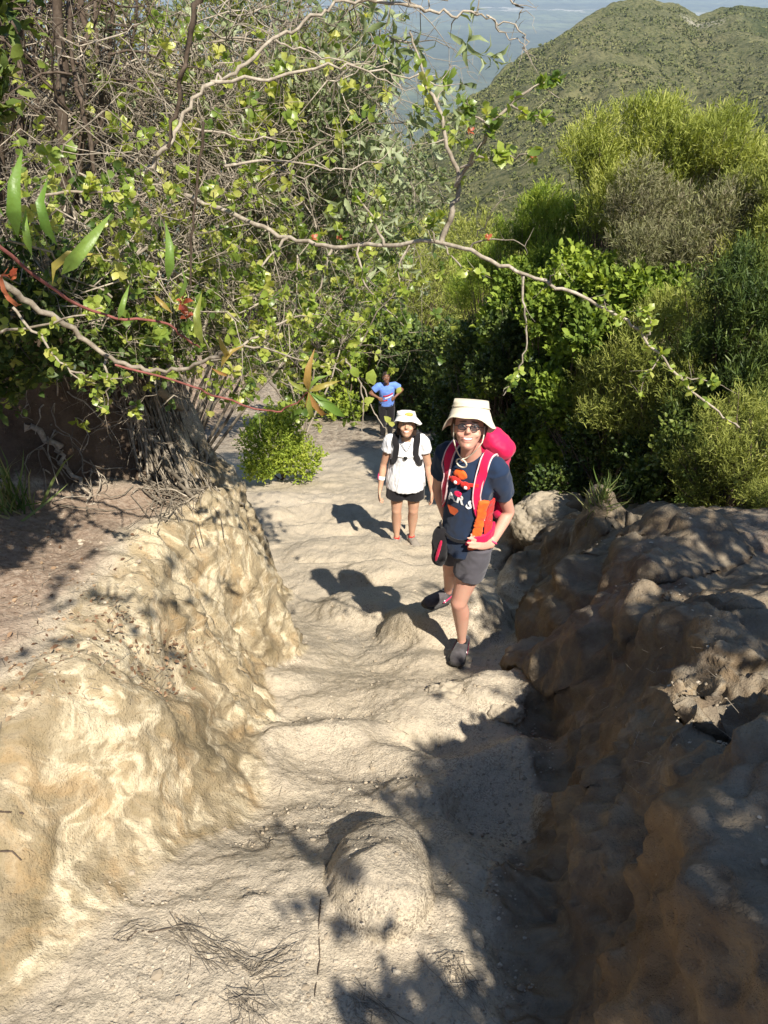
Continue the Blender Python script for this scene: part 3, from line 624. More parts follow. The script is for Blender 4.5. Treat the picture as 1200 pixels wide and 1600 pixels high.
# ---------------------------------------------------------------- traced foreground branches
def pl(seq): return [P(*s) for s in seq]
def leafy(LV, c, n, size, rnd=(.2, .9), cl=5, i0=.3, spread=.9, jit=.5):
    c = np.asarray(c)
    for k in range(n):
        i = int(rng.uniform(i0, 1) * (len(c) - 1)); i = max(1, i)
        d = unit(c[i] - c[i - 1]) + rng.normal(0, jit, 3)
        whorl(LV, c[i], d, cl, size, rng.uniform(*rnd), spread)
br = empty('leafy_branch', P(300, 320, 2.6), 'long bare branch with round leaves arching right across the slope', 'branch')
T = Tubes(); LV = Leaves(); RD = Leaves()
main = curve(pl([(290, 305, 2.75), (380, 340, 2.6), (450, 372, 2.5), (520, 385, 2.4), (600, 383, 2.3), (690, 378, 2.2), (760, 402, 2.1), (830, 432, 2.05), (900, 460, 2.0), (960, 490, 1.95), (1010, 530, 1.9), (1060, 590, 1.85), (1110, 635, 1.82), (1155, 668, 1.8)]), 5, .004)
T.add(main, .0075, .0022, .8, 8, .06); T.build('branch', BARK_GREY, br)
T = Tubes()
subs = [([(690, 378, 2.2), (705, 330, 2.2), (715, 285, 2.22), (703, 235, 2.25), (680, 160, 2.3), (655, 95, 2.35), (640, 50, 2.4)], .0085, 7, .03),
        ([(712, 290, 2.2), (745, 235, 2.15), (765, 200, 2.1), (800, 160, 2.1), (850, 128, 2.1), (885, 122, 2.1)], .0065, 16, .030),
        ([(720, 262, 2.15), (760, 245, 2.1), (800, 245, 2.08), (835, 243, 2.05)], .0035, 7, .036),
        ([(800, 165, 2.1), (830, 180, 2.05), (868, 176, 2.0)], .003, 5, .026),
        ([(765, 200, 2.1), (735, 175, 2.1), (715, 150, 2.1)], .003, 6, .028),
        ([(818, 432, 2.05), (820, 490, 2.0), (822, 540, 1.97), (808, 585, 1.95), (786, 618, 1.93)], .0035, 5, .030),
        ([(735, 388, 2.15), (770, 372, 2.1), (820, 385, 2.05)], .003, 1, .02), ([(745, 370, 2.15), (770, 330, 2.1), (788, 298, 2.1)], .002, 0, .02),
        ([(690, 378, 2.2), (720, 415, 2.1), (760, 430, 2.05)], .003, 7, .026), ([(680, 378, 2.2), (672, 350, 2.2), (690, 330, 2.2)], .003, 6, .03),
        ([(860, 445, 2.03), (865, 425, 2.), (880, 415, 2.)], .0025, 2, .026), ([(950, 485, 1.96), (945, 460, 1.95)], .002, 2, .028),
        ([(1010, 530, 1.9), (1015, 500, 1.9), (1000, 480, 1.9)], .003, 7, .026), ([(1060, 590, 1.85), (1085, 590, 1.85), (1120, 600, 1.85)], .003, 5, .026),
        ([(1035, 555, 1.88), (1010, 585, 1.85), (1000, 620, 1.85)], .0025, 4, .022), ([(600, 383, 2.3), (575, 330, 2.3), (545, 290, 2.3)], .005, 6, .03),
        ([(520, 385, 2.4), (500, 440, 2.35), (470, 500, 2.3)], .005, 9, .03), ([(450, 372, 2.5), (410, 420, 2.4), (400, 470, 2.35)], .005, 9, .03),
        ([(640, 383, 2.25), (620, 430, 2.2), (640, 470, 2.2)], .003, 5, .028), ([(560, 384, 2.35), (565, 430, 2.3), (600, 480, 2.3), (640, 520, 2.3)], .004, 8, .028)]
for seq, r0, nl, ls in subs:
    T = Tubes(); c = curve(pl(seq), 5, .004); T.add(c, r0, r0 * .3, .6, 6, .06); leafy(LV, c, nl, ls, (.2, .85), 5, .25)
    for k in range(3):
        i = rng.integers(2, len(c)); T.add(twig(c[i], rng.normal(0, 1, 3), .06, 4), r0 * .3, r0 * .1, .6, 4)
    T.build('twig', BARK_GREY, br)
leafy(LV, main[35:], 16, .026, (.35, .9), 4)
for q in ((832, 243, 2.05), (735, 205, 2.1), (762, 370, 2.1), (490, 372, 2.4), (530, 372, 2.4)): RD = Leaves(); whorl(RD, np.array(P(*q)), (.5, -.3, .6), 5, .018, .4); RD.build('young_leaf', M_RED, OVAL, br)
LV.build('foliage', M_OBOV, OBOV, br, .45)
# bare twigs in front of the plain
br = empty('bare_branch', P(520, 10, 3.2), 'bare pale branch with forked twig ends against the distant plain', 'branch'); T = Tubes()
T.add(curve(pl([(225, 270, 2.4), (260, 230, 2.4), (290, 170, 2.45), (340, 125, 2.5), (380, 105, 2.5), (430, 62, 2.55), (480, 32, 2.6), (530, 8, 2.65), (600, -6, 2.7), (700, 0, 2.8)]), 5, .006), .007, .0035, .75, 8, .08)
for seq, r0 in (([(560, 2, 2.7), (640, 8, 2.75), (690, 22, 2.8), (740, 20, 2.8), (775, 32, 2.8), (805, 38, 2.8)], .006), ([(760, 24, 2.8), (785, 52, 2.8), (812, 68, 2.8), (826, 84, 2.8)], .003), ([(805, 38, 2.8), (818, 60, 2.8), (816, 80, 2.8)], .003),
                ([(795, -5, 2.8), (815, 15, 2.8), (808, 35, 2.8)], .003), ([(430, 62, 2.55), (470, 80, 2.6), (540, 100, 2.65), (620, 105, 2.7)], .004), ([(330, 128, 2.5), (420, 120, 2.5), (520, 102, 2.55), (600, 112, 2.6), (680, 118, 2.7)], .006),
                ([(690, 130, 2.7), (705, 105, 2.7), (730, 112, 2.7)], .002), ([(640, 8, 2.7), (650, -20, 2.7)], .003), ([(350, 260, 2.5), (420, 250, 2.6), (520, 262, 2.7), (600, 255, 2.8)], .005), ([(300, 200, 2.4), (380, 215, 2.5), (470, 222, 2.6)], .004)):
    c = curve(pl(seq), 5, .006); T.add(c, r0, r0 * .3, .8, 6)
    for k in range(4): i = rng.integers(1, len(c)); T.add(twig(c[i], rng.normal(0, 1, 3), rng.uniform(.04, .16), 5, .6), r0 * .4, r0 * .12, .8, 4)
T.build('branch', BARK_GREY, br)
br = empty('dark_stem', P(268, 210, 2.3), 'thin dark upright stem crossing in front of the twigs', 'branch'); T = Tubes()
T.add(curve(pl([(325, -60, 2.2), (306, 10, 2.2), (288, 90, 2.2), (275, 170, 2.2), (262, 230, 2.2)]), 5, .004), .008, .005, .3, 7, .08); T.add(curve(pl([(318, 190, 2.1), (308, 290, 2.1), (300, 380, 2.1), (298, 445, 2.1)]), 5, .003), .004, .003, .2, 6)
T.build('stem', BARK_DARK, br)
# brown branch and red stems low at the left
br = empty('leafy_branch', P(20, 440, 1.9), 'brown crooked branch with yellow green round leaves over the dark hollow', 'branch'); T = Tubes(); LV = Leaves(); RD = Leaves()
T.add(curve(pl([(-60, 400, 1.8), (0, 440, 1.85), (60, 482, 1.9), (120, 520, 1.95), (165, 555, 1.95), (220, 575, 1.95), (270, 578, 1.95), (330, 560, 1.9), (370, 545, 1.85)]), 5, .004), .009, .004, .5, 8, .08)
for seq, r0, nl in (([(20, 480, 1.85), (70, 530, 1.8), (110, 580, 1.75), (150, 600, 1.75)], .004, 10), ([(110, 580, 1.75), (160, 590, 1.72), (205, 588, 1.7)], .003, 7), ([(150, 600, 1.75), (150, 625, 1.75), (165, 650, 1.75)], .003, 4),
                ([(0, 520, 1.85), (90, 500, 1.8), (160, 480, 1.8)], .004, 5), ([(60, 305, 1.9), (130, 300, 1.9), (200, 300, 1.9), (250, 300, 1.9)], .004, 12), ([(130, 300, 1.9), (150, 270, 1.9)], .003, 5), ([(230, 300, 1.9), (250, 290, 1.9), (275, 296, 1.9)], .003, 6),
                ([(165, 555, 1.95), (170, 600, 1.9), (165, 640, 1.9)], .004, 0), ([(370, 545, 1.85), (430, 510, 1.9), (490, 490, 1.95)], .004, 6), ([(380, 540, 1.85), (460, 560, 1.95), (510, 575, 2.0), (545, 585, 2.0)], .003, 7), ([(410, 535, 1.85), (420, 515, 1.9), (425, 500, 1.9)], .002, 4)):
    c = curve(pl(seq), 5, .004); T.add(c, r0, r0 * .4, .6, 6); leafy(LV, c, nl, .024, (.35, 1), 5, .25)
T.build('branch', BARK_GREY, br); LV.build('foliage', M_OBOV, OBOV, br, .5)
br = empty('red_stemmed_sprig', P(80, 450, .95), 'near sprig with red stem and long pointed green leaves at the left edge', 'branch'); T = Tubes(); LV = Leaves(); RD = Leaves()
T.add(curve(pl([(-60, 350, .9), (0, 385, .92), (80, 450, .95), (170, 495, 1.0), (250, 503, 1.0), (285, 525, 1.02), (312, 543, 1.05)]), 5, .001), .0024, .0013, .3, 8)
for (px, py, qx, qy, Y, sz, r_) in ((28, 372, 28, 245, .9, 0, .35), (90, 385, 65, 285, .9, 0, .3), (82, 445, 140, 390, .9, 0, .75), (95, 430, 165, 345, .9, 0, .5), (262, 440, 262, 355, .95, 0, .4), (270, 470, 290, 425, .97, 0, .5), (318, 540, 310, 465, .98, 0, .6), (8, 340, 0, 290, .9, 0, .4), (50, 400, 38, 330, .9, 0, .45),
                                 (340, 520, 362, 560, 1.02, 0, .8), (345, 575, 375, 540, 1.02, 0, .8), (330, 575, 360, 585, 1.02, 0, .9), (20, 470, 5, 420, .9, 0, 1.), (0, 450, 35, 480, .9, 0, 1.), (270, 490, 240, 460, .97, 0, .8), (185, 500, 200, 450, .95, 0, .45)):
    a = np.array(P(px, py, Y)); b = np.array(P(qx, qy, Y + .01)); LV = Leaves(); LV.add(a[None], (b - a)[None], np.linalg.norm(b - a) * 1.05, r_, (0, -1, .4)); LV.build('leaf', M_LANC, leaf_tpl(.085, (1., .8), .5, .55), br, .35)
for q in ((290, 490, .98), (285, 470, .98), (15, 430, .9)): RD = Leaves(); whorl(RD, np.array(P(*q)), (.1, -.3, 1), 5, .017, .3); RD.build('young_leaf', M_RED, OVAL, br)
T.build('stem', BARK_RED, br)
br = empty('star_leaved_sprig', P(480, 612, 1.6), 'thin sprig ending in a star of narrow orange green leaves', 'branch'); T = Tubes(); LV = Leaves()
T.add(curve(pl([(180, 570, 1.75), (290, 600, 1.7), (340, 620, 1.65), (420, 642, 1.6), (450, 636, 1.58), (482, 612, 1.55)]), 5, .002), .003, .0018, .3, 6)
for a_, l_, r_ in ((85, 62, .85), (150, 40, .6), (20, 50, .75), (-15, 60, .5), (-50, 55, .9), (-75, 50, .6), (-110, 30, .95), (45, 40, .5), (-35, 75, .35)):
    a = np.array(P(482, 612, 1.55)); b = np.array(P(482 + l_ * math.cos(R(a_)), 612 - l_ * math.sin(R(a_)), 1.55)); LV.add(a[None], (b - a)[None], np.linalg.norm(b - a), r_, (0, -1, .4))
T.build('stem', BARK_RED, br); LV.build('leaf_blades', M_LANC, leaf_tpl(.09, (1., .8), .4, .4), br, .4)
br = empty('leafy_branch', P(590, 620, 1.9), 'thin drooping twig with a few large round leaves before the farthest hiker', 'branch'); T = Tubes(); LV = Leaves()
for seq in ([(540, 560, 1.9), (560, 592, 1.88), (577, 630, 1.86), (592, 655, 1.85), (604, 672, 1.84)], [(565, 598, 1.88), (568, 640, 1.86), (566, 675, 1.85)]): T = Tubes(); T.add(curve(pl(seq), 5, .002), .0025, .0012, .6, 5); T.build('twig', BARK_GREY, br)
for px, py, a_, l_, r_ in ((575, 600, 70, 24, .6), (585, 602, 110, 20, .7), (585, 622, 200, 18, .75), (600, 650, -40, 14, .9), (560, 590, 120, 20, .5), (620, 615, 60, 12, .9), (606, 660, -20, 12, .95)):
    a = np.array(P(px, py, 1.86)); b = np.array(P(px + l_ * math.cos(R(a_)), py - l_ * math.sin(R(a_)), 1.86)); LV.add(a[None], (b - a)[None], np.linalg.norm(b - a), r_, (0, -1, .4))
LV.build('foliage', M_OBOV, OBOV, br, .2)
# ---------------------------------------------------------------- roots spilling down the left bank
def drape(p, q, n, lift, wob=.03):
    p = np.array(p); q = np.array(q); out = []
    off = rng.normal(0, wob, 3)
    for t in np.linspace(0, 1, n):
        a = p * (1 - t) + q * t + off * math.sin(t * 3.1) + rng.normal(0, wob * .35, 3)
        out.append((a[0], a[1], max(gz(a[0], a[1]) + lift, a[2] if False else -99)))
    return np.array(out)
rt = empty('root_mat', gp(-1.2, 3.8), 'mat of grey brown roots and dead twigs spilling over the left bank', 'roots')
T = Tubes()
for k in range(260):
    x0 = rng.uniform(190, 390); y0 = 560 + (x0 - 190) * .5 + rng.uniform(0, 90); a = ghit(x0, y0); b = ghit(x0 + rng.uniform(20, 150), y0 + rng.uniform(60, 230))
    if a.y > 6 or b.y > 5.5: continue
    T.add(drape(a, b, 9, rng.uniform(.005, .04), .07), rng.uniform(.002, .008), .0015, None, 5, .15)
for k in range(120):
    a = ghit(rng.uniform(60, 330), rng.uniform(600, 800)); 
    if a.y < 6: T.add(twig(np.array(a) + np.array([0, 0, .02]), rng.normal(0, 1, 3) + np.array([.5, -.5, -.2]), rng.uniform(.15, .45), 8, .7, .15), .004, .001, None, 4)
T.build('twig', BARK_GREY, rt)
T = Tubes()
for seq, r0 in (([(235, 590), (290, 640), (330, 670), (350, 690)], .022), ([(190, 620), (230, 680), (280, 740), (320, 800)], .02), ([(45, 665), (80, 700), (110, 740), (150, 790)], .016), ([(300, 690), (350, 760), (385, 800), (420, 850)], .012), ([(250, 720), (300, 780), (335, 850), (345, 900)], .012)):
    c = [ghit(*s) for s in seq]; T.add(np.array([tuple(q + Vector((0, 0, .012))) for q in map(Vector, curve(c, 6, .015))]), r0, r0 * .4, None, 8, .15)
T.build('root', BARK_GREY, rt)
# ================================================================ shade shrubs on the right bank beside and behind the camera
def shade_blob(px, py, s, r):
    p = np.array(ghit(px, py)); return p - np.array(L) * s, r, 1.
def shade_shrub(label, spots, mat, dens, size, tone=(0, 1), **k):
    bl = [shade_blob(*s) for s in spots]
    for c, r, _ in bl: print('shade', np.round(c, 2), round(r, 2), 'edge', round(float((c[0] - r) / max(.01, c[1] * CT - c[2] * ST)), 2))
    c = np.mean([b[0] for b in bl], 0); base = np.array([c[0] + .3, c[1], gz(c[0] + .3, c[1])])
    return shrub('bank_shrub', label, 'shrub', bl, mat, OVAL, dens=dens, blades=7, size=size, group='shrubs on the right bank outside the view', base=base, tone=tone, **k)
shade_shrub('added unseen shrub beside the camera that shades the lower gully', [(1100, 1330, 3.3, .17), (1050, 1210, 3.4, .10), (1150, 1450, 3.0, .22), (1050, 1470, 3.0, .14), (1180, 1260, 3.3, .17), (980, 1540, 2.9, .08), (900, 1630, 2.9, .12), (780, 1640, 2.9, .08), (620, 1590, 2.8, .05), (690, 1575, 2.8, .05), (560, 1600, 2.8, .035)], M_DARK, 900, .045, shoot=.05)  # added out of view, lobes sized to keep the lower bank in shade
shade_shrub('loose shrub that dapples the upper right rocks', [(940, 910, 4.2, .36), (1040, 880, 4.2, .45), (1130, 900, 4.0, .42), (1000, 820, 4.6, .45), (1150, 980, 3.8, .26), (900, 850, 4.6, .3), (1190, 860, 4.0, .4), (980, 960, 4.0, .16)], M_DARK, 190, .06, inner=.6)
shade_shrub('tall shrub that shades the undergrowth on the right', [(900, 740, 4.6, .6), (1020, 730, 4.4, .6), (820, 690, 5.2, .6), (780, 720, 5.2, .4)], M_DARK, 110, .09, inner=.6)
sp_ = empty('leafy_branch', (1.0, -.4, .4), 'thin leafy branch above the camera that throws leaf shadows on the path', 'branch'); T = Tubes(); LV = Leaves()
for seq, nl in (([(780, 1420), (640, 1390), (560, 1370), (480, 1330), (430, 1290)], 11), ([(560, 1370), (500, 1400), (440, 1420)], 6), ([(720, 1250), (640, 1245), (570, 1245)], 6), ([(700, 1480), (600, 1450), (520, 1450)], 7), ([(800, 1130), (720, 1110), (670, 1080)], 2)):
    T = Tubes(); c = curve([np.array(ghit(*s)) - np.array(L) * 3.0 for s in seq], 6, .006); T.add(c, .004, .0015, .4, 5); T.build('twig', BARK_DARK, sp_); leafy(LV, c, nl, .045, (.2, .9), 5, .45)
LV.build('foliage', M_DARK, OVAL, sp_)
sp_ = empty('leafy_branch', (-.3, .5, .5), 'leafy branch over the camera that throws shadows on the left bank', 'branch'); T = Tubes(); LV = Leaves()
for seq, nl in (([(-60, 980), (60, 960), (160, 930), (240, 960), (330, 930)], 14), ([(60, 960), (100, 900), (150, 860)], 9), ([(160, 930), (220, 990), (290, 1030)], 7), ([(250, 950), (270, 880), (330, 850)], 6), ([(-40, 1060), (60, 1010), (130, 1000)], 8)):
    T = Tubes(); c = curve([np.array(ghit(*s)) - np.array(L) * 3.3 for s in seq], 6, .006); T.add(c, .004, .0015, .4, 5); T.build('twig', BARK_DARK, sp_); leafy(LV, c, nl, .04, (.2, .9), 5, .2)
LV.build('foliage', M_DARK, OVAL, sp_)

# ================================================================ boulders
def mat_rock(name, c1, c2, c3, dust=(.42, .36, .27)):
    t = NT(name); n = t.noise(5, 6, .65, None, .5); m = t.noise(40, 6, .7); f = t.noise(220, 3, .7)
    c = t.ramp(n, [(.32, c1), (.5, c2), (.68, c3)]); c = t.mix(t.ramp(m, [(.35, .6), (.5, 0.)]), c, t.mix(1, c, (.45, .42, .4), 'MULTIPLY'))
    up = t.n('SeparateXYZ', {0: t.g.outputs['Normal']}).outputs[2]
    c = t.mix(t.math('MULTIPLY', t.ramp(up, [(.5, 0.), (.9, .75)]), t.ramp(m, [(.3, .5), (.6, 1.)])), c, dust)
    return t.done(c, .92, t.bump(f, .5, .004, t.bump(m, .7, .018)), .15)
M_GROUND_R = mat_rock('rock_bank', (.11, .08, .052), (.19, .145, .095), (.25, .20, .14), (.40, .34, .25))
RK_T = mat_rock('rock_tan', (.20, .165, .115), (.30, .25, .175), (.38, .325, .24)); RK_B = mat_rock('rock_brown', (.12, .085, .055), (.20, .145, .09), (.27, .20, .13), (.36, .31, .23)); RK_P = mat_rock('rock_pale', (.30, .25, .18), (.42, .36, .27), (.50, .44, .34)); RK_G = mat_rock('rock_grey', (.17, .155, .13), (.26, .235, .195), (.34, .31, .26), (.38, .35, .29))
def boulder(label, px, py, size, m, seed, sub=6, sink=.35, rot=0., rough=1., group='boulders along the gully', cat='boulder', sq=.8):
    import bmesh
    g = np.array(ghit(px, py)); bm = bmesh.new(); bmesh.ops.create_icosphere(bm, subdivisions=sub, radius=1)
    V = np.array([v.co[:] for v in bm.verts]); F_ = np.array([[v.index for v in f.verts] for f in bm.faces]); bm.free()
    V = np.sign(V) * np.abs(V) ** sq; V = unit(V) * (np.linalg.norm(V, axis=1) ** .5)[:, None]
    sz = np.array(size); p = V * sz; o = np.full(3, seed * 3.7); mx = sz.max()
    wq = p + .25 * mx * np.stack([fbm(p / mx * 1.5 + o + k * 9, 2, seed) for k in range(3)], 1)
    d = -.10 * mx * ridged(wq / mx * 1.3 + o, 4, seed + 5) * rough + .05 * mx * fbm(p / mx * 5 + o, 3, seed + 9) + .010 * ridged(p * 14 + o, 3, seed + 12) + .004 * fbm(p * 60, 2, seed + 15)
    p = p + V * d[:, None]
    c_, s_ = math.cos(rot), math.sin(rot); p = p @ np.array([[c_, s_, 0], [-s_, c_, 0], [0, 0, 1]])
    loc = g + np.array([0, 0, size[2] * (1 - 2 * sink)])
    o = link('boulder', mesh_np('boulder', p, F_), m); o.location = loc; tag(o, label, cat, group); return o
boulder('sunlit tan boulder just right of the nearest hiker', 868, 805, (.42, .36, .22), RK_T, 31, sink=.68, rot=.3, rough=.6)
boulder('small pale rock at the edge of the shadow on the path', 790, 1115, (.085, .06, .04), RK_P, 47, sub=5, sink=.4)
boulder('small ledge rock below the raised foot of the nearest hiker', 700, 1085, (.10, .06, .04), RK_P, 51, sub=5, sink=.5)
# ---------------------------------------------------------------- pebbles, dry litter and fibres
def pebbles():
    import bmesh
    bm = bmesh.new(); bmesh.ops.create_icosphere(bm, subdivisions=1, radius=1); T0 = np.array([v.co[:] for v in bm.verts]); F0 = np.array([[v.index for v in f.verts] for f in bm.faces]); bm.free()
    V = []; F_ = []; A = []; n = 0
    for k in range(14000):
        y = .6 + rng.random() ** 1.6 * 9; x = rng.uniform(-1, 1) * (.35 + y * .42)
        if k % 3 == 0: x = rng.normal(.45 + y * .05, .15)
        if abs(gz(x + .03, y) - gz(x - .03, y)) > .05: continue
        r = rng.lognormal(-5.75, .42) * (1 + y * .08); r = min(r, .018)
        v = T0 * (1 + rng.normal(0, .18, (12, 1))) * r * np.array([1, rng.uniform(.6, 1), rng.uniform(.4, .8)]); V.append(v + np.array([x, y, gz(x, y) + r * .1])); F_.append(F0 + n); n += 12; A.append(np.full(12, rng.random()))
    t = NT('pebble'); t.done(t.ramp(t.attr('rnd', 2), [(0, (.24, .195, .14)), (.5, (.36, .30, .22)), (1, (.48, .42, .33))]), .9)
    o = link('gravel', mesh_np('gravel', np.concatenate(V), np.concatenate(F_), False, {'rnd': np.concatenate(A)}), t.m); tag(o, 'small stones and crumbs of earth strewn over the path', 'gravel', None, 'stuff')
pebbles()
T = Tubes(); LV = Leaves()
for k in range(1500):
    px = rng.uniform(0, 330); py = rng.uniform(820, 1130) if k % 2 else rng.uniform(900, 1100)
    g = np.array(ghit(px, py)); d = unit(rng.normal(0, 1, 3) * V3(1, 1, .25)) if False else unit(rng.normal(0, 1, 3) * np.array([1, 1, .25]))
    if rng.random() < .35: T.add([g + [0, 0, .004], g + d * rng.uniform(.01, .05) + [0, 0, .008]], .0011, .0007, None, 3)
    else: LV.add(g[None] + [0, 0, .004], d[None], rng.uniform(.008, .024), rng.random())
for k in range(500):
    g = np.array(ghit(rng.uniform(400, 1150), rng.uniform(760, 1250))); d = unit(rng.normal(0, 1, 3) * np.array([1, 1, .2])); T.add([g + [0, 0, .003], g + d * rng.uniform(.01, .05) + [0, 0, .005]], .001, .0006, None, 3)
lt = empty('leaf_litter', tuple(gp(-1.3, 2.2)), 'dry brown leaves and broken twigs lying on the ledge of the left bank', 'litter'); lt['kind'] = 'stuff'
T.build('dead_twigs', BARK_GREY, lt); LV.build('dead_leaves', leafmat('leaf_dead', [(.10, .055, .035), (.22, .13, .08), (.36, .25, .16), (.45, .36, .26)], .1, .7, .1), OVAL, lt, .5)
for (x0, y0, x1, y1, n, w_), lab_ in zip(((280, 1450, 350, 1500, 60, 22), (350, 1490, 400, 1510, 50, 20), (395, 1525, 440, 1495, 50, 18), (370, 1560, 410, 1590, 60, 20), (180, 1470, 240, 1455, 16, 8), (700, 1510, 740, 1545, 70, 25), (560, 1560, 620, 1600, 40, 22), (400, 1310, 415, 1330, 14, 8)), ('band of frayed pale fibres crossing the dust left of the pale boulder', 'short bunch of frayed fibres in the dust below the band', 'curled bunch of pale fibres at the shadow edge left of the boulder', 'fan of frayed fibres at the bottom edge of the photo', 'few thin fibres lying left of the fibre band', 'shaggy bunch of fibres in the shade at the bottom centre', 'bunch of fibres hanging at the bottom edge under the boulder', 'tiny wisp of fibres on the dust by the leaf shadow')):
    T = Tubes(); n = int(n * .45); fb = empty('root_fibres', tuple(ghit(x0, y0)), lab_, 'fibres', 'frayed root fibres on the ground')
    for k in range(n):
        a = ghit(x0 + rng.normal(0, w_ * .7), y0 + rng.normal(0, w_ * .5)); b = ghit(x1 + rng.normal(0, w_), y1 + rng.normal(0, w_)); T.add(drape(a, b, 6, rng.uniform(.002, .012), .012), .0011, .0006, None, 3)
    T.build('fibres', BARK_GREY, fb)
for seq, r0, lab_ in (([(502, 1400), (498, 1450), (500, 1500), (488, 1580)], .0022, 'thin dark root lying straight down the dust left of the pale boulder'), ([(200, 1470), (215, 1455), (235, 1458), (285, 1448)], .003, 'dark broken root on the dust at the start of the fibre band'), ([(0, 1270), (35, 1272), (60, 1290), (75, 1305)], .003, 'upper curved dark root poking in at the left edge of the clay'), ([(0, 1332), (20, 1332), (38, 1350)], .003, 'lower curved dark root poking in at the left edge of the clay'), ([(300, 1480), (297, 1520), (290, 1545)], .0012, 'hair thin root on the dust below the fibre band'), ([(330, 860), (350, 900), (352, 930)], .003, 'dark root hanging in the groove of the clay bank')):
    T = Tubes(); T.add([np.array(ghit(*q)) + [0, 0, .006] for q in [(a + (c - a) * t, b + (d_ - b) * t) for (a, b), (c, d_) in zip(seq[:-1], seq[1:]) for t in np.linspace(0, 1, 6)[:-1]]], r0, r0 * .6, .1, 6, .1)
    tag(T.build('exposed_root', BARK_DARK), lab_, 'root', 'dark roots on the ground')
# ---------------------------------------------------------------- grass tufts
M_GRASS = leafmat('grass_blade', [(.06, .11, .03), (.12, .19, .05), (.22, .27, .09), (.40, .36, .20)], .3, .5, .3)
def tuft(label, px, py, n, h, sp, Y=None):
    g = np.array(ghit(px, py)); o = empty('grass_tuft', tuple(g), label, 'grass', 'grass tufts beside the path'); LV = Leaves()
    p = g + rng.normal(0, sp * .25, (n, 3)) * np.array([1, 1, 0]); p[:, 2] = [gz(a, b) for a, b in p[:, :2]]
    LV.add(p, np.array([0, 0, 1.]) + rng.normal(0, .38, (n, 3)), h * rng.uniform(.4, 1.1, n), rng.random(n), rng.normal(0, 1, (n, 3)) * [1, 1, 0]); LV.build('blades', M_GRASS, GRASS, o, .2)
tuft('spiky green grass tuft in shade behind the pack of the nearest hiker', 850, 735, 260, .42, .35)
tuft('small pale grass tuft at the top of the tan boulder', 935, 790, 110, .22, .15)
tuft('low grass at the foot of the small bright bush', 480, 745, 90, .16, .2)
tuft('thin dry grass blades at the left edge of the hollow', 20, 800, 60, .30, .15)
